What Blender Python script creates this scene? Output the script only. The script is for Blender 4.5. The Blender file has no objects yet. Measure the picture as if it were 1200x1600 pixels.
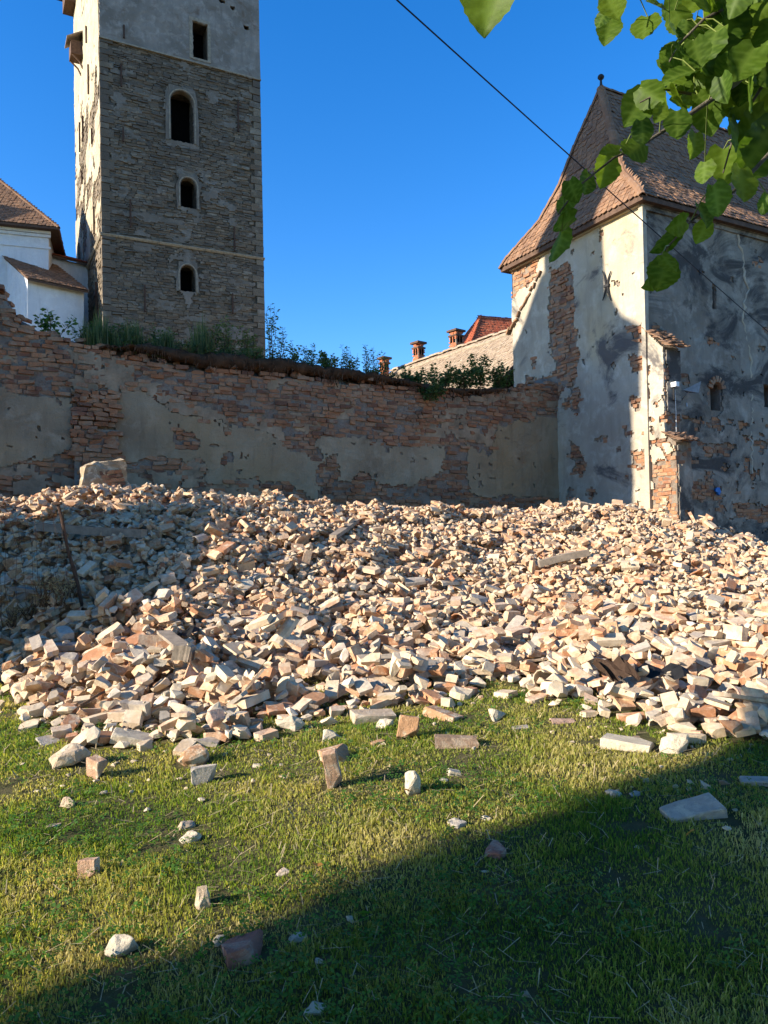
import bpy, bmesh, math, random
import numpy as np
from mathutils import Vector, Matrix, Quaternion, Euler
random.seed(7)
RNG = np.random.default_rng(11)
R = math.radians
SC = bpy.context.scene
COL = SC.collection

# ---------------------------------------------------------------- camera, light, exposure
CAM_Z, PITCH, ROLL = 1.6, R(1.9), R(-0.8)
cam = bpy.data.cameras.new('camera'); camo = bpy.data.objects.new('camera', cam); COL.objects.link(camo)
cam.sensor_fit = 'HORIZONTAL'; cam.sensor_width = 36; cam.lens = 36
cam.clip_start = 0.05; cam.clip_end = 2000
CAMROT = Euler((math.pi/2 + PITCH, 0, 0)).to_matrix() @ Matrix.Rotation(ROLL, 3, 'Z')
camo.matrix_world = Matrix.Translation((0, 0, CAM_Z)) @ CAMROT.to_4x4()
SC.camera = camo
SC.render.resolution_x, SC.render.resolution_y = 768, 1024

SUN_EL, SUN_AZ = R(21), R(20)                      # shadows run along (cos az, sin az)
SD = Vector((math.cos(SUN_AZ), math.sin(SUN_AZ)))  # shadow direction on the ground
TS = Vector((-SD.x*math.cos(SUN_EL), -SD.y*math.cos(SUN_EL), math.sin(SUN_EL)))
sun = bpy.data.lights.new('sun', 'SUN'); suno = bpy.data.objects.new('sun', sun); COL.objects.link(suno)
sun.energy = 5.0; sun.angle = R(0.53); sun.color = (1.0, 0.90, 0.745)
suno.rotation_euler = TS.to_track_quat('Z', 'Y').to_euler(); suno.location = TS*60
world = bpy.data.worlds.new('World'); SC.world = world; world.use_nodes = True
wn = world.node_tree; wn.nodes.clear()
sky = wn.nodes.new('ShaderNodeTexSky'); sky.sky_type = 'NISHITA'; sky.sun_disc = False
sky.sun_elevation = SUN_EL; sky.sun_rotation = math.atan2(TS.x, TS.y)
sky.air_density = 1.0; sky.dust_density = 0.2; sky.ozone_density = 3.0; sky.altitude = 500
bg = wn.nodes.new('ShaderNodeBackground'); bg.inputs['Strength'].default_value = 0.138
wo = wn.nodes.new('ShaderNodeOutputWorld')
hs = wn.nodes.new('ShaderNodeHueSaturation'); hs.inputs['Saturation'].default_value = 1.34; hs.inputs['Hue'].default_value = .509
wn.links.new(sky.outputs[0], hs.inputs['Color']); wn.links.new(hs.outputs[0], bg.inputs[0]); wn.links.new(bg.outputs[0], wo.inputs[0])
SC.view_settings.view_transform = 'Standard'; SC.view_settings.look = 'None'
SC.view_settings.exposure = 1.18; SC.view_settings.gamma = 1.0

# ---------------------------------------------------------------- pixels <-> world (photo is 1200 x 1600)
CO = Vector((0, 0, CAM_Z))
CM = np.array(CAMROT)
def ray(x, y): return CAMROT @ Vector(((x-600)/1200, (800-y)/1200, -1))
def at(x, y, Y):
    d = ray(x, y); return CO + d*(Y/d.y)
def proj(P):
    P = np.asarray(P, float); q = (P - np.array(CO)) @ CM
    w = -q[..., 2]; w = np.where(np.abs(w) < 1e-6, 1e-6, w)
    return 600+1200*q[..., 0]/w, 800-1200*q[..., 1]/w, w

# ---------------------------------------------------------------- noise
def _hash(i, j, s):
    n = (i.astype(np.int64)*374761393 + j.astype(np.int64)*668265263 + s*974634777) & 0x7fffffff
    n = (n ^ (n >> 13))*1274126177 & 0x7fffffff
    return ((n ^ (n >> 16)) & 0xffff)/65535.0
def vnoise(x, y, s=0):
    x = np.asarray(x, float); y = np.asarray(y, float)
    i = np.floor(x); j = np.floor(y); f = x-i; g = y-j
    f = f*f*(3-2*f); g = g*g*(3-2*g)
    a = _hash(i, j, s); b = _hash(i+1, j, s); c = _hash(i, j+1, s); d = _hash(i+1, j+1, s)
    return (a*(1-f)+b*f)*(1-g)+(c*(1-f)+d*f)*g
def fbm(x, y, s=0, o=4):
    t = 0; a = .5; n = 0
    for k in range(o):
        t = t+a*vnoise(np.asarray(x)*2**k, np.asarray(y)*2**k, s+k); n += a; a *= .5
    return t/n      # 0..1
def pip(px, py, poly):
    px = np.asarray(px, float); py = np.asarray(py, float); inside = np.zeros(px.shape, bool)
    n = len(poly)
    for k in range(n):
        x1, y1 = poly[k]; x2, y2 = poly[(k+1) % n]
        c = ((y1 > py) != (y2 > py)) & (px < (x2-x1)*(py-y1)/((y2-y1) or 1e-9)+x1)
        inside ^= c
    return inside

# ---------------------------------------------------------------- object helpers
def tag(o, label=None, cat=None, group=None, kind=None):
    if label: o['label'] = label
    if cat: o['category'] = cat
    if group: o['group'] = group
    if kind: o['kind'] = kind
    return o
def thing(name, label, cat, loc=(0, 0, 0), group=None):
    o = bpy.data.objects.new(name, None); COL.objects.link(o); o.location = loc
    o.empty_display_size = .2
    return tag(o, label, cat, group)
def wloc(o):
    v = Vector(o.location)
    if o.parent: v = v + wloc(o.parent)
    return v
def link(o, parent=None):
    COL.objects.link(o)
    if parent is not None:
        o.parent = parent; o.matrix_parent_inverse = Matrix.Translation(-wloc(parent)) if parent.type == 'EMPTY' else Matrix.Identity(4)
    return o
def mobj(name, me, mat, parent=None):
    o = bpy.data.objects.new(name, me)
    if mat is not None:
        me.materials.clear(); me.materials.append(mat)
    return link(o, parent)
def tris_mesh(name, V, T, attr=None, smooth=False):
    me = bpy.data.meshes.new(name)
    V = np.asarray(V, np.float32); T = np.asarray(T, np.int32)
    me.vertices.add(len(V)); me.vertices.foreach_set('co', V.ravel())
    me.loops.add(T.size); me.loops.foreach_set('vertex_index', T.ravel())
    k = T.shape[1]
    me.polygons.add(len(T)); me.polygons.foreach_set('loop_start', np.arange(0, T.size, k, dtype=np.int32))
    me.update(calc_edges=True)
    if not smooth: me.shade_flat()
    if attr is not None:
        for nm, arr in attr.items():
            a = me.attributes.new(nm, 'FLOAT', 'POINT'); a.data.foreach_set('value', np.asarray(arr, np.float32))
    return me
def pyd(name, verts, faces, mat, parent=None, smooth=False):
    me = bpy.data.meshes.new(name); me.from_pydata([tuple(v) for v in verts], [], faces); me.update()
    if smooth:
        for p in me.polygons: p.use_smooth = True
    return mobj(name, me, mat, parent)
def bm_obj(name, bm, mat, parent=None, smooth=False):
    me = bpy.data.meshes.new(name); bmesh.ops.recalc_face_normals(bm, faces=bm.faces); bm.to_mesh(me); bm.free()
    for p in me.polygons: p.use_smooth = smooth
    return mobj(name, me, mat, parent)
class MB:
    """boxes, tubes and polygons collected into one mesh"""
    def __init__(s): s.v = []; s.f = []
    def quad(s, *p):
        n = len(s.v); s.v += [tuple(q) for q in p]; s.f.append(tuple(range(n, n+len(p))))
    def box(s, c, ux, uy, uz):
        c, ux, uy, uz = Vector(c), Vector(ux), Vector(uy), Vector(uz); n = len(s.v)
        for a in (-1, 1):
            for b in (-1, 1):
                for d in (-1, 1): s.v.append(tuple(c+ux*a/2+uy*b/2+uz*d/2))
        for q in ((0, 1, 3, 2), (4, 6, 7, 5), (0, 4, 5, 1), (2, 3, 7, 6), (0, 2, 6, 4), (1, 5, 7, 3)):
            s.f.append(tuple(n+i for i in q))
    def tube(s, pts, rad, k=6):
        pts = [Vector(p) for p in pts]; n0 = len(s.v); m = len(pts)
        rads = rad if isinstance(rad, (list, tuple)) else [rad]*m
        for i, p in enumerate(pts):
            d = (pts[min(i+1, m-1)]-pts[max(i-1, 0)]).normalized()
            a = d.orthogonal().normalized() if i == 0 else (pa-d*pa.dot(d)).normalized()
            pa = a; b = d.cross(a)
            for j in range(k):
                t = 2*math.pi*j/k; s.v.append(tuple(p+(a*math.cos(t)+b*math.sin(t))*rads[i]))
        for i in range(m-1):
            for j in range(k):
                s.f.append((n0+i*k+j, n0+i*k+(j+1) % k, n0+(i+1)*k+(j+1) % k, n0+(i+1)*k+j))
        s.f.append(tuple(n0+j for j in range(k))[::-1]); s.f.append(tuple(n0+(m-1)*k+j for j in range(k)))
    def build(s, name, mat, parent=None, smooth=False):
        o = pyd(name, s.v, s.f, mat, parent, smooth)
        bm = bmesh.new(); bm.from_mesh(o.data); bmesh.ops.recalc_face_normals(bm, faces=bm.faces); bm.to_mesh(o.data); bm.free()
        return o

# ---------------------------------------------------------------- material helpers
class M_:
    def __init__(s, name):
        s.m = bpy.data.materials.new(name); s.m.use_nodes = True; s.t = s.m.node_tree; s.t.nodes.clear()
        s.out = s.t.nodes.new('ShaderNodeOutputMaterial'); s.b = s.t.nodes.new('ShaderNodeBsdfPrincipled')
        s.t.links.new(s.b.outputs[0], s.out.inputs[0]); s.b.inputs['Roughness'].default_value = .9
        s.b.inputs['Specular IOR Level'].default_value = .2
    def n(s, typ, ins=None, **kw):
        nd = s.t.nodes.new(typ)
        for k, v in kw.items(): setattr(nd, k, v)
        for k, v in (ins or {}).items(): s.set(nd.inputs[k], v)
        return nd
    def set(s, sock, v):
        if hasattr(v, 'node'): s.t.links.new(v, sock)
        else: sock.default_value = v
    def pos(s, obj=False):
        return s.n('ShaderNodeTexCoord').outputs['Object'] if obj else s.n('ShaderNodeNewGeometry').outputs['Position']
    def noise(s, scale, detail=5, rough=.6, co=None, dist=0, col=False):
        nd = s.n('ShaderNodeTexNoise', {'Scale': scale, 'Detail': detail, 'Roughness': rough, 'Distortion': dist})
        if co is not None: s.t.links.new(co, nd.inputs['Vector'])
        return nd.outputs[1 if col else 0]
    def ramp(s, fac, stops):
        nd = s.n('ShaderNodeValToRGB', {'Fac': fac}); e = nd.color_ramp.elements
        while len(e) < len(stops): e.new(.5)
        for k, (p, c) in enumerate(stops):
            e[k].position = p; e[k].color = (c, c, c, 1) if isinstance(c, (int, float)) else (*c, 1)
        return nd.outputs[0]
    def mix(s, fac, a, b, mode='MIX'):
        nd = s.n('ShaderNodeMix', data_type='RGBA', blend_type=mode)
        for i, v in ((0, fac), (6, a), (7, b)):
            if isinstance(v, tuple) and len(v) == 3: v = (*v, 1)
            s.set(nd.inputs[i], v)
        return nd.outputs[2]
    def math(s, op, a, b=0.0):
        nd = s.n('ShaderNodeMath', operation=op); s.set(nd.inputs[0], a); s.set(nd.inputs[1], b); return nd.outputs[0]
    def scaled(s, co, v):
        nd = s.n('ShaderNodeMapping'); s.t.links.new(co, nd.inputs[0]); nd.inputs['Scale'].default_value = v; return nd.outputs[0]
    def offset_by(s, co, rnd, k=37.0):
        cx = s.n('ShaderNodeCombineXYZ', {0: s.math('MULTIPLY', rnd, k), 1: s.math('MULTIPLY', rnd, k*1.7), 2: s.math('MULTIPLY', rnd, k*.6)})
        nd = s.n('ShaderNodeVectorMath', operation='ADD'); s.t.links.new(co, nd.inputs[0]); s.t.links.new(cx.outputs[0], nd.inputs[1]); return nd.outputs[0]
    def bump(s, h, strength=.5, dist=.02):
        nd = s.n('ShaderNodeBump', {'Height': h, 'Strength': strength, 'Distance': dist}); s.t.links.new(nd.outputs[0], s.b.inputs['Normal'])
    def rnd(s, obj): return s.n('ShaderNodeObjectInfo').outputs['Random'] if obj else s.n('ShaderNodeAttribute', attribute_name='rnd').outputs['Fac']
    def color(s, c): s.set(s.b.inputs['Base Color'], c if not isinstance(c, tuple) else (*c[:3], 1)); return s
def plain(name, c, rough=.9, var=.25, scale=6, bump=.3, spec=.2, metal=0):
    m = M_(name); p = m.pos()
    n = m.noise(scale, 6, .65, p); lo = tuple(x*(1-var) for x in c); hi = tuple(min(1, x*(1+var)) for x in c)
    m.color(m.mix(m.ramp(n, [(.3, 0), (.7, 1)]), lo, hi)); m.b.inputs['Roughness'].default_value = rough
    m.b.inputs['Specular IOR Level'].default_value = spec; m.b.inputs['Metallic'].default_value = metal
    m.bump(m.noise(scale*6, 5, .6, p), bump, .01); return m.m
def piece_mat(name, obj, stops, dust, dust_amt=(.42, .62), dscale=7, bump=.5, bscale=45, bdist=.012, dark=None):
    """one random tone per piece, dusted with mortar in patches"""
    m = M_(name); p = m.pos(); r = m.rnd(obj); q = m.offset_by(p, r)
    c = m.ramp(r, stops)
    c = m.mix(m.ramp(m.noise(24, 4, .6, q), [(.35, 0), (.7, .45)]), c, tuple(x*.62 for x in stops[len(stops)//2][1]))
    c = m.mix(m.ramp(m.noise(dscale, 6, .68, q), [(dust_amt[0], 0), (dust_amt[1], .9)]), c, dust)
    if dark: c = m.mix(m.ramp(m.noise(dark[0], 5, .7, p), [(dark[1], 0), (dark[2], dark[3])]), c, dark[4])
    m.color(c); m.bump(m.noise(bscale, 6, .7, q), bump, bdist); return m.m
BR = [(0, (.33, .135, .065)), (.25, (.42, .185, .09)), (.5, (.38, .22, .13)), (.7, (.45, .215, .105)), (.87, (.25, .11, .065)), (1, (.16, .08, .055))]
RB = [(0, (.60, .46, .31)), (.18, (.56, .37, .23)), (.36, (.50, .285, .165)), (.52, (.59, .43, .28)), (.66, (.45, .20, .10)), (.78, (.55, .36, .225)), (.88, (.62, .50, .35)), (.95, (.40, .27, .18)), (1, (.36, .15, .08))]
ST = [(0, (.19, .15, .105)), (.2, (.12, .095, .07)), (.4, (.22, .17, .115)), (.6, (.15, .12, .09)), (.8, (.19, .135, .085)), (1, (.26, .205, .14))]
TI = [(0, (.23, .12, .066)), (.3, (.165, .09, .054)), (.55, (.27, .15, .082)), (.8, (.20, .115, .07)), (1, (.32, .17, .09))]
MAT = {}
for o_, s_ in ((True, '_single'), (False, '_mass')):
    MAT['wallbrick'+s_] = piece_mat('old_wall_brick'+s_, o_, BR, (.40, .30, .20), (.50, .70), 5, .8, 34, .03, (1.3, .5, .72, .7, (.09, .06, .042)))
    MAT['rubble'+s_] = piece_mat('rubble_brick'+s_, o_, RB, (.62, .465, .295), (.46, .62), 11, .7, 40, .015)
    MAT['stone'+s_] = piece_mat('tower_stone'+s_, o_, ST, (.34, .29, .22), (.54, .72), 1.3, .9, 16, .035, (.35, .46, .70, .55, (.07, .058, .045)))
    MAT['tile'+s_] = piece_mat('old_roof_tile'+s_, o_, TI, (.25, .19, .145), (.5, .75), 9, .4, 50, .01, (.9, .5, .75, .5, (.09, .075, .06)))
    MAT['redtile'+s_] = piece_mat('red_roof_tile'+s_, o_, [(0, (.42, .11, .05)), (.5, (.36, .085, .04)), (1, (.46, .15, .07))], (.40, .17, .09), (.55, .8), 6, .3, 40, .01)
    MAT['mortar'+s_] = piece_mat('mortar_lump'+s_, o_, [(0, (.57, .44, .295)), (.5, (.61, .49, .345)), (1, (.50, .36, .235))], (.64, .53, .385), (.45, .7), 9, .8, 30, .02)
def m_core():
    m = M_('crumbling_mortar_bed'); p = m.pos(); n = m.noise(3, 8, .7, p)
    c = m.ramp(n, [(.3, (.16, .12, .09)), (.5, (.29, .235, .18)), (.7, (.36, .30, .235))])
    c = m.mix(m.ramp(m.noise(9, 5, .7, p), [(.5, 0), (.65, .6)]), c, (.27, .135, .085))
    m.color(c); m.bump(m.noise(22, 8, .75, p), 1, .06); return m.m
MAT['core'] = m_core()
MAT['smear'] = plain('smeared_lime_mortar', (.31, .225, .145), 1, .45, 3, 1, 0)
MAT['tower_joint'] = plain('dark_tower_joint', (.105, .085, .062), 1, .5, 4, 1, 0)
def m_plaster(name, base, hi, lo, soot=None, soot_amt=(.5, .66), warm=None):
    m = M_(name); p = m.pos()
    c = m.mix(m.ramp(m.noise(.7, 6, .6, p), [(.35, 0), (.65, 1)]), lo, base)
    c = m.mix(m.ramp(m.noise(2.6, 7, .65, p, .4), [(.5, 0), (.72, .8)]), c, hi)
    if warm: c = m.mix(m.ramp(m.noise(.45, 4, .55, m.scaled(p, (1, 1, .5))), [(.48, 0), (.68, .7)]), c, warm)
    c = m.mix(m.ramp(m.noise(4, 6, .7, m.scaled(p, (1, 1, .16))), [(.52, 0), (.78, .5)]), c, tuple(x*.55 for x in lo))
    if soot:
        s1 = m.noise(.62, 9, .68, m.scaled(p, (1, 1, 1.25)), .9)
        c = m.mix(m.ramp(s1, [(soot_amt[0], 0), (soot_amt[1], .92)]), c, soot)
    c = m.mix(m.ramp(m.noise(30, 5, .7, p), [(.62, 0), (.75, .5)]), c, tuple(x*.5 for x in lo))
    m.color(c); m.bump(m.math('ADD', m.noise(3.5, 6, .65, p), m.math('MULTIPLY', m.noise(38, 6, .7, p), .35)), .7, .05); return m.m
MAT['plaster_wall'] = m_plaster('ochre_grey_plaster', (.37, .285, .18), (.43, .35, .245), (.24, .175, .11), (.12, .085, .055), (.58, .74), warm=(.36, .245, .125))
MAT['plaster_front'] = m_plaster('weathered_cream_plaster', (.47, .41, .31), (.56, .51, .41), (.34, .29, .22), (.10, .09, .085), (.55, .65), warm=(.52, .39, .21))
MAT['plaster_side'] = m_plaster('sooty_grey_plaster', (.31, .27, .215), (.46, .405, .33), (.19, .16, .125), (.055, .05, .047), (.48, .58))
MAT['plaster_tower'] = m_plaster('grey_tower_plaster', (.29, .255, .215), (.40, .36, .31), (.19, .165, .135), (.16, .11, .075), (.56, .70))
MAT['plaster_flank'] = m_plaster('tower_plaster_painted_sunlit', (.46, .385, .265), (.54, .47, .35), (.36, .29, .19))  # flank coat paler than the front, sunlight put into its colour
MAT['plaster_wash'] = m_plaster('brown_grey_tower_wash', (.22, .185, .145), (.29, .25, .20), (.15, .125, .095))
MAT['white_wall'] = m_plaster('limewashed_white_wall', (.74, .74, .72), (.82, .82, .80), (.66, .66, .65))
MAT['wood'] = plain('grey_weathered_wood', (.26, .21, .16), .85, .35, 9, .5)
MAT['brown_wood'] = plain('dark_brown_wood', (.10, .06, .04), .8, .35, 9, .4)
MAT['iron'] = plain('rusty_iron', (.075, .042, .028), .8, .4, 20, .4)
MAT['dark_iron'] = plain('dark_iron', (.03, .028, .027), .7, .3, 20, .3)
MAT['black'] = plain('painted_dark_interior', (.006, .0055, .005), .95, .2, 3, .1, 0)  # near-black colour that stands in for the shade inside openings
MAT['black_sheet'] = plain('black_roofing_sheet', (.025, .025, .027), .6, .3, 14, .3, .4)
MAT['zinc'] = plain('grey_sheet_metal', (.33, .33, .34), .45, .2, 12, .2, .5, .6)
MAT['white_plastic'] = plain('white_plastic', (.75, .75, .73), .4, .06, 10, .05, .4)
MAT['cable'] = plain('black_cable', (.012, .012, .013), .6, .1, 20, 0)
MAT['soil'] = plain('dark_root_soil', (.075, .043, .026), 1, .5, 5, 1.0, 0)
MAT['root'] = plain('dry_brown_root', (.13, .075, .045), 1, .4, 9, .2, 0)
MAT['blue'] = plain('blue_paint', (.03, .17, .50), .6, .25, 12, .2)
MAT['cornice'] = plain('pale_stone_ledge', (.31, .26, .19), .9, .35, 7, .6)
MAT['straw'] = plain('dry_straw', (.40, .31, .18), .9, .3, 9, .1)
def m_foliage(name, stops, trans=.45, rough=.55, obj=False, spec=.3, veins=False, scale=30):
    m = M_(name); r = m.rnd(obj); p = m.pos()
    c = m.ramp(r, stops)
    c = m.mix(m.ramp(m.noise(scale, 3, .6, p), [(.4, 0), (.75, .4)]), c, tuple(x*.6 for x in stops[0][1]))
    if veins:
        v = m.n('ShaderNodeAttribute', attribute_name='vein').outputs['Fac']
        c = m.mix(m.math('MULTIPLY', v, .45), c, (.16, .24, .045))
    m.color(c); m.b.inputs['Roughness'].default_value = rough; m.b.inputs['Specular IOR Level'].default_value = spec
    tr = m.n('ShaderNodeBsdfTranslucent')
    m.t.links.new(m.mix(.5, c, (1.0, 1.0, .25), 'MULTIPLY'), tr.inputs[0])
    bright = m.mix(1.0, c, (2.3, 2.3, 1.1), 'MULTIPLY'); m.t.links.new(bright, tr.inputs[0])
    ms = m.n('ShaderNodeMixShader', {0: trans}); m.t.links.new(m.b.outputs[0], ms.inputs[1]); m.t.links.new(tr.outputs[0], ms.inputs[2])
    m.t.links.new(ms.outputs[0], m.out.inputs[0]); return m.m
MAT['grass'] = m_foliage('lawn_grass', [(0, (.08, .145, .018)), (.25, (.16, .215, .03)), (.5, (.27, .275, .052)), (.75, (.38, .33, .105)), (1, (.50, .41, .20))], .38, .65, spec=.2)
MAT['clover'] = m_foliage('clover_leaf', [(0, (.05, .13, .018)), (1, (.10, .20, .03))], .4, .5)
MAT['leaf'] = m_foliage('linden_leaf', [(0, (.035, .075, .008)), (.5, (.065, .115, .010)), (1, (.105, .16, .014))], .44, .5, obj=True, spec=.14, veins=True, scale=60)
MAT['weed'] = m_foliage('weed_leaf', [(0, (.045, .08, .025)), (.5, (.07, .12, .035)), (1, (.12, .165, .06))], .35, .6)
MAT['weed_grass'] = m_foliage('wall_top_grass', [(0, (.05, .085, .025)), (.5, (.09, .125, .04)), (1, (.15, .15, .065))], .35, .6)
MAT['dry_tuft'] = m_foliage('dry_tuft', [(0, (.30, .21, .11)), (1, (.42, .32, .18))], .3, .8)
MAT['sapling'] = m_foliage('sapling_leaf', [(0, (.045, .095, .025)), (1, (.075, .14, .035))], .4, .5)
MAT['dry_leaf'] = m_foliage('dry_orange_leaf', [(0, (.42, .20, .05)), (1, (.5, .27, .07))], .3, .7, obj=True)
def m_ground():
    m = M_('lawn_soil'); p = m.pos()
    c = m.ramp(m.noise(2.2, 7, .65, p), [(.3, (.05, .05, .018)), (.5, (.10, .085, .035)), (.7, (.15, .12, .06))])
    c = m.mix(m.ramp(m.noise(28, 5, .7, p), [(.45, 0), (.7, .7)]), c, (.075, .09, .022))
    m.color(c); m.bump(m.noise(40, 6, .7, p), 1, .03); return m.m
MAT['ground'] = m_ground()
MAT['rubble_bed'] = plain('brick_dust_bed', (.44, .32, .215), 1, .4, 5, 1, 0)

# ---------------------------------------------------------------- chunk variants (unit boxes about the origin)
def chunk(kind, seed):
    rs = random.Random(seed); bm = bmesh.new()
    if kind == 'brick':
        bmesh.ops.create_cube(bm, size=1)
        for v in bm.verts: v.co += Vector((rs.uniform(-.03, .03), rs.uniform(-.05, .05), rs.uniform(-.07, .07)))
        for k in range(rs.choice((1, 2, 3))):
            c = Vector((rs.choice((-.5, .5)), rs.choice((-.5, .5)), rs.choice((-.5, .5))))
            n = Vector((c.x*rs.uniform(.5, 1.3), c.y*rs.uniform(.5, 1.3), c.z*rs.uniform(.4, 1.1))).normalized()
            cut(bm, c-n*rs.uniform(.07, .2), n)
    elif kind == 'half':
        bmesh.ops.create_cube(bm, size=1)
        for v in bm.verts: v.co += Vector((rs.uniform(-.04, .04), rs.uniform(-.06, .06), rs.uniform(-.07, .07)))
        for k in range(rs.choice((2, 3))):
            n = Vector((1, rs.uniform(-.7, .7), rs.uniform(-.6, .6))).normalized(); cut(bm, Vector((rs.uniform(.28, .46), 0, 0)), n)
        c = Vector((-.5, rs.choice((-.5, .5)), .5)); n = c.normalized(); cut(bm, c-n*rs.uniform(.1, .22), n)
    elif kind == 'lump':
        for k in range(15):
            v = Vector((rs.gauss(0, 1), rs.gauss(0, 1), rs.gauss(0, 1))).normalized()
            e = max(abs(v.x), abs(v.y), abs(v.z)); v = v*(.62/e*.45+.5*.55)*rs.uniform(.8, 1.08); bm.verts.new(v)
        bmesh.ops.convex_hull(bm, input=bm.verts)
        for v in [v for v in bm.verts if not v.link_faces]: bm.verts.remove(v)
    elif kind == 'stone':
        bmesh.ops.create_cube(bm, size=1)
        for v in bm.verts: v.co += Vector((rs.uniform(-.06, .06), rs.uniform(-.12, .12), rs.uniform(-.1, .1)))
        for k in range(2):
            c = Vector((rs.choice((-.5, .5)), rs.choice((-.5, .5)), .5)); n = c.normalized(); cut(bm, c-n*rs.uniform(.06, .16), n)
    elif kind == 'ashlar':
        bmesh.ops.create_cube(bm, size=1)
        for v in bm.verts:
            if v.co.z > 0: v.co.x *= .985; v.co.y *= .96
            v.co += Vector((rs.uniform(-.012, .012), rs.uniform(-.05, .05), rs.uniform(-.1, .1)))
    elif kind == 'rtile':      # curved half-round roof tile, opening downwards
        n = 5; a = [math.pi*(i/n) for i in range(n+1)]; L = []
        for x in (-.5, .5):
            k = 1 if x < 0 else .85
            L.append([[bm.verts.new((x+rs.uniform(-.05, .05)*(x > 0), .5*k*math.cos(t)*r, (.9*k*math.sin(t)*r)-.45)) for t in a] for r in (1, .84)])
        for i in range(n):
            bm.faces.new((L[0][0][i], L[1][0][i], L[1][0][i+1], L[0][0][i+1])); bm.faces.new((L[0][1][i], L[0][1][i+1], L[1][1][i+1], L[1][1][i]))
            bm.faces.new((L[0][0][i], L[0][0][i+1], L[0][1][i+1], L[0][1][i])); bm.faces.new((L[1][0][i], L[1][1][i], L[1][1][i+1], L[1][0][i+1]))
        for i in (0, n): bm.faces.new((L[0][0][i], L[0][1][i], L[1][1][i], L[1][0][i]))
    elif kind == 'flat_tile':  # roof tile with a rounded lower edge (towards -y)
        pts = [(-.5, .5), (-.5, -.3), (-.36, -.44), (-.12, -.5), (.12, -.5), (.36, -.44), (.5, -.3), (.5, .5)]
        pts = [(x+rs.uniform(-.03, .03), y+rs.uniform(-.03, .03)) for x, y in pts]
        tp = [bm.verts.new((x, y, .5+rs.uniform(-.2, .2))) for x, y in pts]; bt = [bm.verts.new((x, y, -.5)) for x, y in pts]
        bm.faces.new(tp); bm.faces.new(bt[::-1])
        for i in range(8): bm.faces.new((tp[i], bt[i], bt[(i+1) % 8], tp[(i+1) % 8]))
    bmesh.ops.recalc_face_normals(bm, faces=bm.faces); bmesh.ops.triangulate(bm, faces=bm.faces)
    bm.verts.ensure_lookup_table(); bm.verts.index_update()
    V = np.array([v.co for v in bm.verts]); T = np.array([[v.index for v in f.verts] for f in bm.faces], int)
    bm.free(); return V, T
def cut(bm, co, no):
    r = bmesh.ops.bisect_plane(bm, geom=bm.verts[:]+bm.edges[:]+bm.faces[:], plane_co=co, plane_no=no, clear_outer=True)
    e = [g for g in r['geom_cut'] if isinstance(g, bmesh.types.BMEdge)]
    if e: bmesh.ops.contextual_create(bm, geom=e)
VAR = {}; VME = {}
for kind, n in (('brick', 9), ('half', 10), ('lump', 10), ('stone', 9), ('ashlar', 7), ('rtile', 3), ('flat_tile', 5)):
    VAR[kind] = [chunk(kind, 100*i+len(kind)) for i in range(n)]
def var_mesh(kind, i, mat):
    key = (kind, i, mat)
    if key not in VME:
        V, T = VAR[kind][i]; me = tris_mesh(kind+'_piece', V, T); me.materials.append(MAT[mat]); VME[key] = me
    return VME[key]
def merged(name, items, mat, parent=None, kind='stuff'):
    """items: (chunk kind, variant, 4x4 matrix, random) joined into one mesh"""
    Vs, Ts, Rs = [], [], []; n = 0
    by = {}
    for it in items: by.setdefault((it[0], it[1]), []).append(it)
    for (k, i), L in by.items():
        V, T = VAR[k][i]; A = np.array([np.array(it[2]) for it in L])
        W = np.einsum('nij,vj->nvi', A[:, :3, :3], V)+A[:, None, :3, 3]
        Vs.append(W.reshape(-1, 3)); m = len(V)
        Ts.append((T[None]+(np.arange(len(L))*m)[:, None, None]).reshape(-1, 3)+n); n += m*len(L)
        Rs.append(np.repeat([it[3] for it in L], m))
    if not Vs: return None
    me = tris_mesh(name, np.concatenate(Vs), np.concatenate(Ts), {'rnd': np.concatenate(Rs)})
    o = mobj(name, me, MAT[mat], parent)
    if kind: o['kind'] = kind
    return o
def pieces(name, items, base, parent, nmax=300, mass_name=None):
    """the pieces that show largest become objects of their own, the rest one mass"""
    def score(it):
        A = np.array(it[2]); x, y, w = proj(A[:3, 3])
        s = sorted(np.linalg.norm(A[:3, :3], axis=0))
        vis = (-20 < x < 1220) and (-20 < y < 1620) and w > 0
        return (s[1]*s[2]/max(w, .1)**2)*(1 if vis else 0)
    L = sorted(items, key=score, reverse=True); one = [it for it in L[:nmax] if score(it) > 0]; rest = L[len(one):]
    for k, i, A, r in one:
        o = bpy.data.objects.new(name, var_mesh(k, i, base+'_single')); COL.objects.link(o)
        o.parent = parent; o.matrix_parent_inverse = Matrix.Translation(-wloc(parent)) if parent.type == 'EMPTY' else Matrix.Identity(4)
        o.matrix_basis = A
    if rest: merged(mass_name or name+'_mass', rest, base+'_mass', parent)

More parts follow.
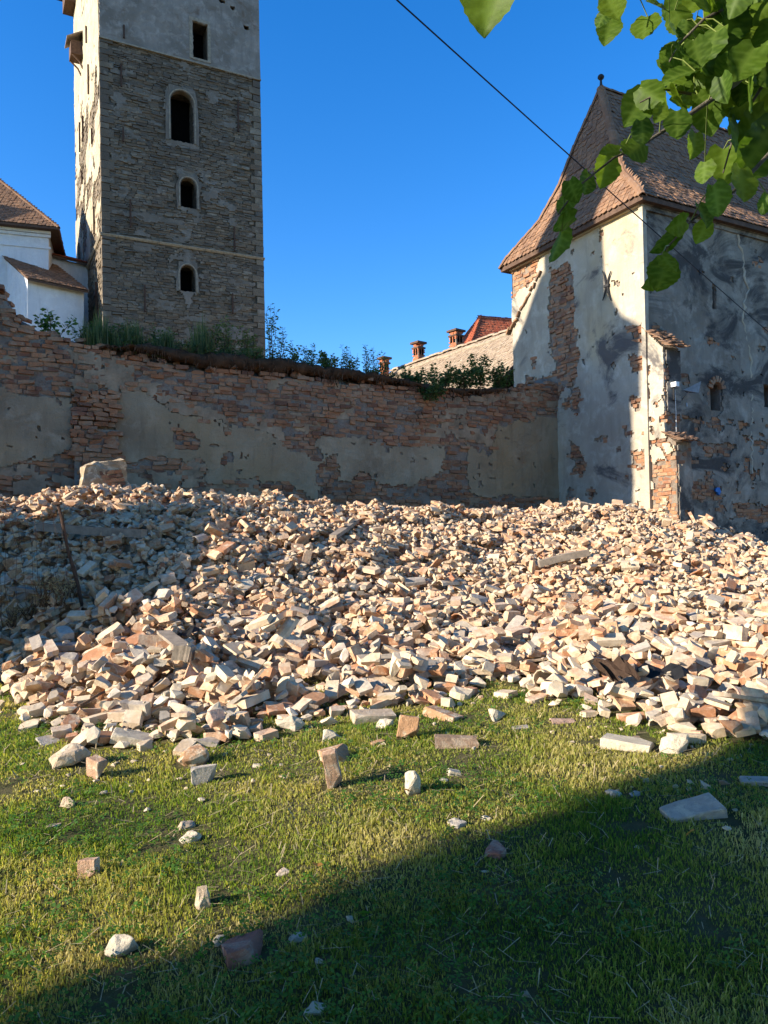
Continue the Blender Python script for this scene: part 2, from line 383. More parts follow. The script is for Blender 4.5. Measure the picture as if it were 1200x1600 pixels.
# ---------------------------------------------------------------- wall faces
class Face:
    """vertical plane: origin, horizontal unit direction U, up, outward normal N"""
    def __init__(s, O, U, N):
        s.O = Vector(O); s.U = Vector((U[0], U[1], 0)).normalized(); s.N = Vector((N[0], N[1], 0)).normalized(); s.V = Vector((0, 0, 1))
    def p(s, u, v, n=0): return s.O+s.U*u+s.V*v+s.N*n
    def arr(s, u, v, n=0):
        u = np.asarray(u, float)[..., None]; v = np.asarray(v, float)[..., None]; n = np.asarray(n, float)
        n = n[..., None] if n.ndim else n
        return np.array(s.O)+u*np.array(s.U)+v*np.array(s.V)+n*np.array(s.N)
    def hit(s, x, y, n=0):
        d = ray(x, y); o = s.p(0, 0, n); t = (o-CO).dot(s.N)/d.dot(s.N); q = CO+d*t-s.O
        return q.dot(s.U), q.z
    def px(s, u, v): return proj(s.arr(u, v))[:2]
def masonry(face, u0, u1, v0, v1, ch, lens, keep, kind, proud=(-.01, .025), depth=.12, jit=.12, gap=.012, wob=.03, seed=1, hvar=.15, miss=.03, rr=None):
    rs = random.Random(seed); out = []; v = v0; row = 0; nv = len(VAR[kind])
    while v < v1:
        h = ch*rs.uniform(1-hvar, 1+hvar); u = u0-rs.uniform(0, .25)
        while u < u1:
            L = rs.uniform(*lens) if not isinstance(lens[0], tuple) else rs.choice(lens)[0]*rs.uniform(.93, 1.07)
            uc, vc = u+L/2, v+h/2+wob*(float(vnoise(np.array(u*.7), np.array(v*.9), seed))-.5)*2
            if rs.random() > miss and keep(uc, vc, L, h):
                pr = rs.uniform(*proud); a = rs.gauss(0, .02)
                U = face.U*math.cos(a)+face.V*math.sin(a); V = face.V*math.cos(a)-face.U*math.sin(a)
                N = (face.N+face.U*rs.gauss(0, jit*.3)+face.V*rs.gauss(0, jit*.3)).normalized()
                c = face.p(uc, vc, pr-depth/2); l, hh = L-gap, h-gap
                if rs.random() < .5: l = -l
                A = Matrix(((U.x*l, V.x*hh, N.x*depth, c.x), (U.y*l, V.y*hh, N.y*depth, c.y), (U.z*l, V.z*hh, N.z*depth, c.z), (0, 0, 0, 1)))
                if l < 0: A = A @ Matrix.Diagonal((1, -1, 1, 1))
                out.append((kind, rs.randrange(nv), A, rs.random() if rr is None else rr(uc, vc, rs)))
            u += L
        v += h; row += 1
    return out
def sheet(name, face, u0, u1, v0, v1, cell, mask, n0, n1, mat, parent, seed=3, rough=.012, jit=.35):
    """plaster coat with a broken edge and real thickness"""
    nu = int(math.ceil((u1-u0)/cell)); nv = int(math.ceil((v1-v0)/cell))
    U, V = np.meshgrid(u0+(np.arange(nu)+.5)*cell, v0+(np.arange(nv)+.5)*cell)
    m_all = mask(U, V)
    rg = np.random.default_rng(seed)
    gu, gv = np.meshgrid(u0+np.arange(nu+1)*cell, v0+np.arange(nv+1)*cell)
    edge = np.ones((nv+1, nu+1), bool); edge[1:-1, 1:-1] = ~(m_all[:-1, :-1] & m_all[1:, :-1] & m_all[:-1, 1:] & m_all[1:, 1:])
    gu = gu+np.where(edge, rg.uniform(-jit, jit, gu.shape)*cell, 0); gv = gv+np.where(edge, rg.uniform(-jit, jit, gv.shape)*cell, 0)
    gu = np.clip(gu, u0, u1); gv = np.clip(gv, v0, v1)
    nn = n1+(fbm(gu*2.2, gv*2.2, seed)-.5)*2*rough+(fbm(gu*.5, gv*.5, seed+9, 2)-.5)*2*rough
    F = face.arr(gu, gv, nn).reshape(-1, 3); B = face.arr(gu, gv, np.full(gu.shape, n0)).reshape(-1, 3)
    W = nu+1; K = (nv+1)*W; lab = np.zeros(m_all.shape, int); cur = 0; todo = m_all.copy(); last = None
    for j0, i0 in np.argwhere(m_all):
        if lab[j0, i0]: continue
        cur += 1; st = [(j0, i0)]; lab[j0, i0] = cur; cells = 0
        while st:
            j, i = st.pop(); cells += 1
            for a, b in ((j+1, i), (j-1, i), (j, i+1), (j, i-1), (j+1, i+1), (j-1, i-1), (j+1, i-1), (j-1, i+1)):
                if 0 <= a < nv and 0 <= b < nu and m_all[a, b] and not lab[a, b]: lab[a, b] = cur; st.append((a, b))
        if cells < 14: continue
        m = lab == cur
        j, i = np.nonzero(m); a = j*W+i
        Q = [np.stack([a, a+1, a+W+1, a+W], 1)]
        pad = np.pad(m, 1)
        for dj, di, e0, e1 in ((-1, 0, 0, 1), (1, 0, W+1, W), (0, -1, W, 0), (0, 1, 1, W+1)):
            b = m & ~pad[1+dj:1+dj+nv, 1+di:1+di+nu]; j, i = np.nonzero(b); a = j*W+i
            Q.append(np.stack([a+e0, a+e0+K, a+e1+K, a+e1], 1))
        Q = np.concatenate(Q)
        if (face.U.cross(face.V)).dot(face.N) < 0: Q = Q[:, ::-1]
        used, inv = np.unique(Q, return_inverse=True); Vv = np.concatenate([F, B])[used]
        me = tris_mesh(name, Vv, inv.reshape(Q.shape)); last = mobj(name, me, MAT[mat], parent)
    return last
def panel(name, face, u0, u1, v0, v1, holes, n, mat, parent, depth=.6):
    """flat wall panel with rectangular openings and their reveals"""
    us = sorted({u0, u1, *[h[0] for h in holes], *[h[1] for h in holes]}); vs = sorted({v0, v1, *[h[2] for h in holes], *[h[3] for h in holes]})
    mb = MB()
    for a, b in zip(us, us[1:]):
        for c, d in zip(vs, vs[1:]):
            um, vm = (a+b)/2, (c+d)/2
            if any(h[0] < um < h[1] and h[2] < vm < h[3] for h in holes): continue
            mb.quad(face.p(a, c, n), face.p(b, c, n), face.p(b, d, n), face.p(a, d, n))
    for a, b, c, d in holes:
        p = lambda u, v, k: face.p(u, v, k)
        mb.quad(p(a, c, n), p(a, d, n), p(a, d, n-depth), p(a, c, n-depth)); mb.quad(p(b, c, n), p(b, d, n), p(b, d, n-depth), p(b, c, n-depth))
        mb.quad(p(a, d, n), p(b, d, n), p(b, d, n-depth), p(a, d, n-depth)); mb.quad(p(a, c, n), p(b, c, n), p(b, c, n-depth), p(a, c, n-depth))
    o = mb.build(name, MAT[mat], parent)
    return o
def arch_frame(name, face, u0, u1, v0, v1, w, n0, n1, mat, parent, pointed=0, seed=1, spring=None):
    """arched surround: plate of width w round an arched opening u0..u1, v0..v1 (rect hole behind), ragged outer edge"""
    rs = random.Random(seed); r = (u1-u0)/2; uc = (u0+u1)/2; vs = spring if spring is not None else v1-r*(1+pointed)
    inner = [(u0, v0), (u0, (v0+vs)/2), (u0, vs)]
    for k in range(1, 10):
        t = math.pi*(1-k/10); inner.append((uc+r*math.cos(t), vs+(v1-vs)*math.sin(t)**(1 if not pointed else .85)))
    inner += [(u1, vs), (u1, (v0+vs)/2), (u1, v0)]
    outer = []
    for (u, v) in inner:
        du, dv = (u-uc), max(0, v-vs); l = math.hypot(du, dv) or 1
        k = w*rs.uniform(.7, 1.35); outer.append((u+du/l*k, v+dv/l*k))
    outer[0] = (outer[0][0], v0-w*.3); outer[-1] = (outer[-1][0], v0-w*.3)
    # corners of the rect hole must be covered by the plate
    outer = [(min(u, u0-w*.4) if u < uc-r*.3 else max(u, u1+w*.4) if u > uc+r*.3 else u, max(v, v1+w*.35) if abs(u-uc) < r*1.02 and v > vs+.6*(v1-vs) else v) for u, v in outer]
    mb = MB(); m = len(inner)
    for i in range(m-1):
        a, b, c, d = inner[i], inner[i+1], outer[i+1], outer[i]
        mb.quad(face.p(*a, n1), face.p(*b, n1), face.p(*c, n1), face.p(*d, n1))
        mb.quad(face.p(*a, n1), face.p(*b, n1), face.p(*b, n0-.25), face.p(*a, n0-.25))
        mb.quad(face.p(*d, n1), face.p(*c, n1), face.p(*c, n0), face.p(*d, n0))
    return mb.build(name, MAT[mat], parent)

# ================================================================ TERRAIN
YH = lambda x: 840-.014*(x-600)
def ground(X, Y):
    X = np.asarray(X, float); Y = np.asarray(Y, float)
    xx = np.clip(X, -8, 10); yy = np.clip(Y, -6, 24)
    return .03*yy+.035*xx+.05*(fbm(X*.8, Y*.8, 5, 3)-.5)*np.exp(-((X/14)**2+((Y-6)/14)**2))
def glines(a, b, st, far):
    L = list(np.arange(a, b+1e-6, st)); return np.array([-far, -far*.3, a-25, a-8]+L+[b+8, b+25, far*.3, far])
gx = glines(-12, 14, .25, 600); gy = glines(-5, 22, .25, 600)
GX, GY = np.meshgrid(gx, gy); GZ = ground(GX, GY)
W = len(gx); idx = np.arange(len(gy)*W).reshape(len(gy), W)
Q = np.stack([idx[:-1, :-1], idx[:-1, 1:], idx[1:, 1:], idx[1:, :-1]], -1).reshape(-1, 4)
tag(mobj('ground', tris_mesh('ground', np.stack([GX, GY, GZ], -1).reshape(-1, 3), Q, smooth=True), MAT['ground']), kind='structure')

# shared orientation: tower front, town wall and long side of the bastion all run along UR
UR = Vector((.883, .469)); NR = Vector((.469, -.883)); UL = Vector((-.469, .883)); NL = Vector((-.883, -.469))
C0 = at(1003, 310, 17.0); CX, CY, EAVE = C0.x, C0.y, C0.z          # near corner of the bastion
WID = 4.75
front = Face((CX, CY, 0), UL, NL); side = Face((CX, CY, 0), UR, NR)
ju, _ = front.hit(872, 650); J = front.p(ju, 0)
wallf = Face(J, -UR, NR)                                            # town wall, u runs to the left

# rubble heap profile
FX = [-200, 0, 60, 130, 200, 330, 420, 500, 600, 700, 800, 900, 1000, 1100, 1200, 1400]
FY = [1025, 1036, 1066, 1076, 1082, 1077, 1062, 1052, 1043, 1034, 1018, 1036, 1045, 1056, 1060, 1066]
CXs = [-200, 0, 100, 200, 300, 450, 600, 750, 880, 960, 1010, 1060, 1100, 1140, 1180, 1250, 1400]
CYs = [765, 757, 740, 733, 750, 762, 768, 776, 772, 772, 785, 796, 806, 818, 828, 838, 845]
CDs = [11.0, 12.2, 12.8, 13.0, 13.4, 14.0, 14.7, 15.6, 16.6, 16.6, 15.9, 15.4, 15.4, 15.4, 15.4, 15.2, 15]
def heap(X, Y):
    """height of the rubble surface above datum; equals the ground outside the heap"""
    X = np.asarray(X, float); Y = np.maximum(np.asarray(Y, float), .5)
    x = np.clip(600+1200*X/Y, -300, 1500); g = ground(X, Y); yh = YH(x)
    fy = np.interp(x, FX, FY); r = X/Y
    Df = 1.6/((fy-yh)/1200+.03+.035*r)
    Dc = np.interp(x, CXs, CDs); zc = 1.6+(yh-np.interp(x, CXs, CYs))/1200*Dc-.12
    Df = Df+(fbm(X*1.3, Y*.6, 21, 3)-.5)*1.1
    s = np.clip((Y-Df)/(Dc-Df), 0, 1)
    gf = .03*Df+.035*r*Df
    z = gf+(zc-gf)*(.10*s**.5+.90*s**1.1)
    z = z+np.where(Y > Dc, -.10*(Y-Dc), 0)
    z = z+(fbm(X*.5, Y*.5, 31, 3)-.5)*.34*np.clip(s*4, 0, 1)*np.clip((Dc-Y+1.2)/2.0, .25, 1)
    return np.where((Y > Df) & (z > g), np.maximum(z, g+.03*np.clip(s*10, 0, 1)), g-.05)

exec_parts = []
# ================================================================ TOWN WALL
WL = 19.0
TOPPX = [(-300, 440), (0, 447), (14, 462), (22, 472), (26, 492), (60, 515), (100, 529), (150, 540), (190, 548), (230, 560), (300, 573), (400, 580), (500, 588), (560, 594), (620, 604), (680, 612), (750, 612), (800, 606), (840, 600), (872, 592)]
_t = sorted([wallf.hit(x, y) for x, y in TOPPX if x >= 0])
TOPU = [a for a, b in _t]+[_t[-1][0]+3, WL+1]; TOPZ = [b for a, b in _t]+[_t[-1][1]+.9, _t[-1][1]+1.2]
def wtop(u): return np.interp(u, TOPU, TOPZ)
def poly5(L): return [(x/2.667, y/2.667+500) for x, y in L]
def poly6(L): return [(x/2.667+400, y/2.667+480) for x, y in L]
PLA = [[(-400, 560), (0, 606), (40, 620), (112, 625), (115, 690), (70, 722), (30, 722), (0, 735), (-400, 790)],
       poly5([(470, 310), (600, 300), (690, 360), (730, 385), (850, 410), (960, 440), (1110, 460), (1120, 500), (1200, 540), (1330, 590), (1335, 760), (1200, 690), (1100, 655), (950, 668), (930, 700), (850, 690), (838, 600), (830, 572), (760, 600), (740, 570), (640, 562), (560, 580), (530, 600), (480, 560)]),
       poly6([(0, 520), (50, 520), (65, 570), (130, 590), (135, 730), (0, 730)]),
       poly6([(260, 560), (300, 545), (420, 540), (500, 550), (530, 585), (620, 575), (780, 590), (785, 680), (700, 730), (640, 740), (560, 750), (520, 745), (480, 720), (430, 680), (380, 715), (335, 720), (340, 620), (290, 640), (265, 650)]),
       poly6([(880, 570), (930, 600), (960, 620), (1000, 560), (1010, 500), (1140, 470), (1290, 430), (1290, 790), (900, 780), (880, 700)])]
HOLE = [poly5([(725, 470), (760, 458), (820, 462), (838, 520), (820, 535), (730, 532)]), poly5([(915, 560), (960, 545), (970, 590), (920, 598)])]
def wall_plaster(u, v):
    u = np.asarray(u, float); v = np.asarray(v, float); x, y = wallf.px(u, v)
    x = x+(fbm(u*3, v*3, 41)-.5)*26; y = y+(fbm(u*3, v*3, 47)-.5)*18
    m = np.zeros(u.shape, bool)
    for p in PLA: m |= pip(x, y, p)
    for p in HOLE: m &= ~pip(x, y, p)
    return m & (fbm(u*6, v*6, 51) < .77)
def build_wall():
    t = thing('town_wall', 'ruined brick town wall with broken top and patches of grey plaster', 'wall', wallf.p(WL/2, .6))
    # core with a ragged top
    us = np.arange(0, WL+.01, .16); n = len(us)
    tz = wtop(us)+(fbm(us*2.3, us*0, 61)-.5)*.22-.06
    V = []; F = []
    for k, (b, off) in enumerate(((-.02, 0), (-.3, .10), (-.65, .06), (-1.0, -.12))):
        for i, u in enumerate(us): V.append(wallf.p(u, tz[i]+off*(.5+vnoise(np.array(u*3.), np.array(k*5.), 7))*1.2-(.08 if k == 0 else 0), b))
    for b in (-.02, -1.0):
        for i, u in enumerate(us): V.append(wallf.p(u, -.3, b))
    for i in range(n-1):
        for k in range(3): F.append((k*n+i, k*n+i+1, (k+1)*n+i+1, (k+1)*n+i))
        F.append((4*n+i, 4*n+i+1, i+1, i)); F.append((3*n+i, 3*n+i+1, 5*n+i+1, 5*n+i))
    F.append((0, n, 2*n, 3*n, 5*n, 4*n)); F.append((n-1, 4*n+n-1, 5*n+n-1, 4*n-1, 3*n-1, 2*n-1))
    o = pyd('wall_core', V, F, MAT['core'], t)
    # bricks
    pu0, pu1 = wallf.hit(186, 660)[0], wallf.hit(114, 660)[0]
    def keep(u, v, L, h):
        if v > wtop(u)-.02+.12*(float(vnoise(np.array(u*4), np.array(3.), 9))-.5): return False
        P = wallf.p(u, v); 
        if v < float(heap(P.x+.3, P.y-.4))-.5: return False
        if bool(wall_plaster(np.array([u]), np.array([v]))[0]): return False
        return True
    B = masonry(wallf, 0, WL, .4, 6.9, .086, ((.27,), (.27,), (.135,)), keep, 'brick', (-.03, .03), .16, .5, .014, .05, 5, .10, .09)
    pil = masonry(wallf, pu0, pu1, 1.8, wallf.hit(150, 612)[1], .086, ((.27,), (.135,)), lambda u, v, L, h: pu0 < u < pu1, 'brick', (.07, .12), .2, .5, .012, .04, 6, .1, .06)
    # loose bricks left standing along the broken top
    rs = random.Random(3); TB = []
    for k in range(230):
        u = rs.uniform(0, 16); z = float(wtop(u))+rs.uniform(-.06, .07)
        e = Euler((rs.gauss(0, .2), rs.gauss(0, .2), rs.uniform(0, 3))).to_matrix().to_4x4()
        TB.append((rs.choice(('brick', 'half')), rs.randrange(9), Matrix.Translation(wallf.p(u, z, rs.uniform(-.7, -.04))) @ e @ Matrix.Diagonal((rs.uniform(.14, .27), .135, .07, 1)), rs.random()))
    pieces('brick', B+pil+TB, 'wallbrick', t, 300, 'brickwork')
    def pm(u, v):
        m = wall_plaster(u, v); return m & (v < wtop(u)-.3)
    sheet('plaster', wallf, 0, WL, .6, 4.6, .045, pm, -.03, .014, 'plaster_wall', t, 71, .022)
    def smear(u, v):
        w = fbm(u*1.3, v*2.2, 301); return (w > .57) & (v < wtop(u)-.12) & (fbm(u*5, v*5, 305) < .68) & ~wall_plaster(u, v)
    sheet('mortar_smear', wallf, 0, WL, .9, 6.4, .06, smear, -.04, -.004, 'smear', t, 307, .03)
    # fill behind the pilaster
    mb = MB(); mb.box(wallf.p((pu0+pu1)/2, 2.2, .02), wallf.U*(pu1-pu0-.04), wallf.N*.1, Vector((0, 0, 3.0))); mb.build('pilaster_core', MAT['core'], t)
    return t
build_wall()
# ================================================================ BASTION (right)
LEN = 13.0
ROOFP = [(0, 0), (.06, .075), (.25, .40), (.45, .60), (.68, .755), (.9, .925), (1, 1)]   # height share -> inset share
def roof_inset(h): return float(np.interp(h, [a for a, b in ROOFP], [b for a, b in ROOFP]))
def tiled_roof(t, O, U, V, lu, lv, ze, zr, ov, hip, mat, course=.14, tw=.165, npart=300, sides='LFBR', seed=1, flare=True, skin='brown_wood'):
    """hipped roof with flared eaves over rectangle O + U*lu x V*lv; hip = inset of ridge ends; V is the short (gable) direction"""
    U = Vector((U[0], U[1], 0)); V = Vector((V[0], V[1], 0)); O = Vector((O[0], O[1], 0)); rs = random.Random(seed)
    a0, a1, b0, b1 = -ov, lu+ov, -ov, lv+ov; half = (b1-b0)/2; hp = hip+ov
    def ring(h):
        f = roof_inset(h) if flare else h; z = ze+(zr-ze)*h
        ia, ib = hp*f, half*f*.998
        return [O+U*(a0+ia)+V*(b0+ib)+Vector((0, 0, z)), O+U*(a1-ia)+V*(b0+ib)+Vector((0, 0, z)), O+U*(a1-ia)+V*(b1-ib)+Vector((0, 0, z)), O+U*(a0+ia)+V*(b1-ib)+Vector((0, 0, z))]
    hs = sorted({p[0] for p in ROOFP}) if flare else [0, 1]
    vs = []; fs = []
    for h in hs: vs += ring(h)
    vs += [p-Vector((0, 0, .1)) for p in ring(0)]; nb = len(hs)*4
    for k in range(len(hs)-1):
        for i in range(4): fs.append((k*4+i, k*4+(i+1) % 4, k*4+4+(i+1) % 4, k*4+4+i))
    for i in range(4): fs.append((nb+i, nb+(i+1) % 4, (i+1) % 4, i))
    fs.append((nb+3, nb+2, nb+1, nb)); fs.append(tuple(range(nb-4, nb)))
    pyd('roof_deck', vs, fs, MAT[skin], t)
    # courses of tiles
    items = []; sid = {'F': (0, 1), 'R': (1, 2), 'B': (2, 3), 'L': (3, 0)}
    steps = []; h = 0.0
    while h < .985:
        steps.append(h)
        f = lambda q: Vector((half*(roof_inset(q) if flare else q), (zr-ze)*q))
        k = .004
        while (f(h+k)-f(h)).length < course and h+k < 1.2: k += .004
        h += k
    for s in sides:
        i, j = sid[s]
        for q, h in enumerate(steps):
            A, B = ring(h)[i], ring(h)[j]; A2, B2 = ring(min(1, h+.02))[i], ring(min(1, h+.02))[j]
            X = (B-A); L = X.length
            if L < .05: continue
            X.normalize(); mid = ((A2+B2)-(A+B))/2; Y = mid.normalized(); N = X.cross(Y).normalized()
            if N.z < 0: N = -N
            u = -(.5*tw if q % 2 else 0)
            while u < L:
                w = tw; lo, hi = max(u, 0), min(u+w, L)
                if hi-lo > .05:
                    c = A+X*((lo+hi)/2)+Y*(course*.95)+N*(.028+rs.uniform(-.006, .012))
                    tilt = .085+rs.gauss(0, .03); Yt = (Y*math.cos(tilt)-N*math.sin(tilt)*-1*-1).normalized(); Nt = X.cross(Yt).normalized()
                    if Nt.dot(N) < 0: Nt = -Nt
                    Xt = X*math.cos(g_ := rs.gauss(0, .03))+Yt*math.sin(g_); ww = (hi-lo)-.008; ll = course*1.9; th = .02
                    M = Matrix(((Xt.x*ww, Yt.x*ll, Nt.x*th, c.x), (Xt.y*ww, Yt.y*ll, Nt.y*th, c.y), (Xt.z*ww, Yt.z*ll, Nt.z*th, c.z), (0, 0, 0, 1)))
                    if M.determinant() < 0: M = M @ Matrix.Diagonal((-1, 1, 1, 1))
                    if rs.random() > .006: items.append(('flat_tile', rs.randrange(5), M, rs.random()))
                u += w
    # ridge and hip tiles
    def ridge_run(P, Qv, n):
        for k in range(n):
            c = P.lerp(Qv, (k+.5)/n); d = (Qv-P).normalized(); Xx = d; Zz = Vector((0, 0, 1)); Zz = (Zz-Xx*Zz.dot(Xx)).normalized(); Yy = Zz.cross(Xx); l = (Qv-P).length/n*1.12
            c = c+Zz*.035
            items.append(('rtile', rs.randrange(3), Matrix(((Xx.x*l, Yy.x*.24, Zz.x*.12, c.x), (Xx.y*l, Yy.y*.24, Zz.y*.12, c.y), (Xx.z*l, Yy.z*.24, Zz.z*.12, c.z), (0, 0, 0, 1))), rs.random()))
    for c in range(4):
        pts = [ring(h)[c] for h in hs]
        for P, Qv in zip(pts, pts[1:]): ridge_run(Qv, P, max(1, int((P-Qv).length/.3)))
    top = ring(1); ridge_run((top[0]+top[3])/2, (top[1]+top[2])/2, max(1, int((top[1]-top[0]).length/.33)))
    pieces('roof_tile', items, mat, t, npart, 'roof_tiling')
    return ring
def P4(L): return [(x/2.667+750, y/2.667+380) for x, y in L]
FBR = [P4(p) for p in ([(290, 110), (385, 85), (400, 340), (415, 440), (400, 560), (380, 600), (330, 580), (290, 430), (280, 300)], [(120, 100), (245, 40), (245, 140), (190, 190), (120, 235)],
      [(375, 600), (412, 600), (412, 720), (380, 700)], [(378, 800), (432, 850), (440, 975), (385, 965)], [(630, 870), (700, 860), (705, 940), (640, 940)], [(600, 340), (690, 330), (690, 420), (640, 410)],
      [(200, 560), (330, 540), (330, 640), (210, 620)], [(560, 160), (600, 170), (590, 195), (560, 190)], [(620, 480), (700, 470), (700, 520), (640, 540)], [(640, 640), (680, 650), (680, 690), (640, 700)])]
SBR = [P4(p) for p in ([(940, 590), (1005, 590), (1010, 780), (945, 780)], [(900, 840), (1010, 830), (1060, 850), (1040, 890), (960, 880), (910, 860)], [(870, 990), (960, 1010), (1020, 1060), (960, 1080), (880, 1060)],
      [(1090, 800), (1130, 800), (1130, 835), (1095, 835)], [(1105, 930), (1140, 930), (1135, 990), (1110, 985)], [(1030, 1080), (1200, 1090), (1200, 1160), (1060, 1140)], [(1160, 340), (1230, 360), (1230, 400), (1170, 380)])]
def build_bastion():
    t = thing('bastion', 'plastered brick bastion with steep tiled hip roof at the end of the ruined wall', 'building', (CX, CY, .8))
    ring = tiled_roof(t, (CX, CY), UR, UL, LEN, WID, EAVE-.05, 13.2, .22, 1.18, 'tile', .135, .165, 300, 'FL', 4)
    # end wall (sunlit) and long wall
    panel('wall_core', front, 0, WID, -.2, EAVE, [], -.02, 'core', t)
    s1 = side.hit(1118, 604)[1], side.hit(1118, 640)[1]; su = side.hit(1111, 620)[0], side.hit(1126, 620)[0]
    holes = [(su[0], su[1], s1[1]-.02, s1[0]+.06)]
    a, b = side.hit(1193, 617)[0], side.hit(1210, 617)[0]; holes.append((a, b, side.hit(1200, 636)[1], side.hit(1200, 602)[1]))
    a, b = side.hit(1113.5, 460)[0], side.hit(1117.5, 460)[0]; holes.append((a, b, side.hit(1115, 482)[1], side.hit(1115, 448)[1]))
    panel('wall_core', side, 0, LEN, -.2, EAVE, holes, -.02, 'core', t, .5)
    for k, h in enumerate(holes):
        mb = MB(); mb.box(side.p((h[0]+h[1])/2, (h[2]+h[3])/2, -.5), side.U*(h[1]-h[0]+.02), side.N*.02, side.V*(h[3]-h[2]+.02)); mb.build('loophole', MAT['black'], t)  # black panel paints the shade inside the loophole
    back = Face(front.p(WID, 0), UR, UL); panel('back_wall', back, 0, LEN, -.2, EAVE, [], 0, 'plaster_side', t)
    end = Face(side.p(LEN, 0), UL, UR); panel('end_wall', end, 0, WID, -.2, EAVE, [], 0, 'plaster_side', t)
    def fmask(u, v):
        x, y = front.px(u, v); x = x+(fbm(u*3, v*3, 81)-.5)*20; y = y+(fbm(u*3, v*3, 83)-.5)*20
        m = np.ones(np.shape(x), bool)
        for p in FBR: m &= ~pip(x, y, p)
        return m & (fbm(u*3.1, v*3.1, 87) < .72)
    def smask(u, v):
        x, y = side.px(u, v); x = x+(fbm(u*3, v*3, 91)-.5)*18; y = y+(fbm(u*3, v*3, 93)-.5)*18
        m = np.ones(np.shape(x), bool)
        for p in SBR: m &= ~pip(x, y, p)
        m &= ~((fbm(u*2.6, v*4.5, 97) > .66) & (v < 4.3))
        for h in holes: m &= ~((u > h[0]-.03) & (u < h[1]+.03) & (v > h[2]-.03) & (v < h[3]+.03))
        return m & (fbm(u*3.1, v*3.1, 99) < .74)
    B = masonry(front, 0, WID, 1.2, EAVE-.05, .086, ((.27,), (.135,)), lambda u, v, L, h: .06 < u < WID-.02 and not bool(fmask(np.array([u-.0]), np.array([v]))[0]), 'brick', (-.03, .035), .14, .5, .014, .03, 8, .1, .06)
    def ks(u, v, L, h):
        for q in holes:
            if q[0]-L/2 < u < q[1]+L/2 and q[2]-h < v < q[3]+h*.6: return False
        return u > .1 and not bool(smask(np.array([u]), np.array([v]))[0])
    B += masonry(side, 0, 6.5, .8, EAVE-.1, .086, ((.27,), (.135,)), ks, 'brick', (-.03, .02), .14, .5, .014, .03, 9, .1, .06)
    # brick arch above the lower loophole
    hu = (holes[0][0]+holes[0][1])/2; rr_ = (holes[0][1]-holes[0][0])/2
    for k in range(7):
        an = math.pi*(k+.5)/7; d = side.U*math.cos(an)+side.V*math.sin(an); tt = side.V*math.cos(an)-side.U*math.sin(an); c = side.p(hu, holes[0][3]-rr_*.7)+d*(rr_+.06)
        B.append(('brick', k, Matrix(((d.x*.15, tt.x*.075, side.N.x*.12, c.x), (d.y*.15, tt.y*.075, side.N.y*.12, c.y), (d.z*.15, tt.z*.075, side.N.z*.12, c.z), (0, 0, 0, 1))), .4))
    # ---- corner buttress: continues the sunlit face towards the viewer, two steps with tiled caps
    bf = Face((CX, CY, 0), -UL, NL)            # lit flank, u grows away from the corner
    g0 = .012
    u1a, z1a = bf.hit(1004, 517)[1], None
    up_u = bf.hit(1038, 600)[0]; lo_u = bf.hit(1057, 740)[0]
    zA, zB = bf.hit(1004, 517)[1], bf.hit(1038, 541)[1]      # upper cap slope
    zC, zD = bf.hit(1038, 680)[1], bf.hit(1057, 690)[1]      # lower cap slope
    bw = .46; base_z = .9
    def prism(name, pts, w, n0, mat):
        mb = MB(); A_ = [bf.p(u, z, n0) for u, z in pts]; B_ = [bf.p(u, z, n0-w) for u, z in pts]; n = len(pts)
        mb.quad(*A_); mb.quad(*B_[::-1])
        for i in range(n): mb.quad(A_[i], A_[(i+1) % n], B_[(i+1) % n], B_[i])
        return mb.build(name, MAT[mat], t)
    prism('buttress', [(.0, base_z), (lo_u-.02, base_z), (lo_u-.02, zD), (up_u-.02, zC), (up_u-.02, zB), (.0, zA)], bw, -.03, 'core')
    e1 = Face(bf.p(up_u, 0, -.03), UR, NR); e2 = Face(bf.p(lo_u, 0, -.03), UR, NR)
    def btop(u): return np.where(u < up_u, zA+(zB-zA)*u/up_u, zC+(zD-zC)*(u-up_u)/(lo_u-up_u))-.03
    def bmask(u, v):
        lowb = (v < zC-.05) & (fbm(u*3, v*3, 103) > .36+.10*(v-2)/2)
        return (v < btop(u)) & (u > .03) & (u < np.where(v > zC, up_u, lo_u)-.02) & ~lowb & (fbm(u*3.4, v*3.4, 101) < .60)
    sheet('plaster', bf, 0, lo_u, base_z, zA, .035, bmask, -.04, .012, 'plaster_front', t, 107, .015)
    B += masonry(bf, 0, lo_u, base_z, zA, .084, ((.26,), (.13,)), lambda u, v, L, h: .05 < u+L/2 < (up_u if v > zC-.03 else lo_u)+.03 and u-L/2 > -.02 and v+h/2 < float(btop(np.array(u)))+.02, 'brick', (-.035, .0), .14, .4, .012, .01, 13, .08, .03)
    def em(zt, zb, s_):
        return lambda u, v: (v > zb) & (v < zt) & (u > .02) & (fbm(u*4, v*2.5, s_) < .56)
    for e, zt, zb, s_ in ((e1, zB-.04, zC-.05, 5), (e2, zD-.05, base_z, 6)):
        sheet('plaster', e, 0, bw, zb, zt, .035, em(zt, zb, s_), -.04, .012, 'plaster_side', t, 109+s_, .012)
        B += masonry(e, 0, bw, zb, zt, .084, ((.26,), (.13,)), lambda u, v, L, h: -.02 < u-L/2+.03 and u+L/2 < bw+.04 and v+h/2 < zt, 'brick', (-.035, .0), .14, .4, .012, .01, 14+s_, .08, .03)
    pieces('brick', B, 'wallbrick', t, 300, 'brickwork')
    # caps of tiles
    rs = random.Random(2); caps = []
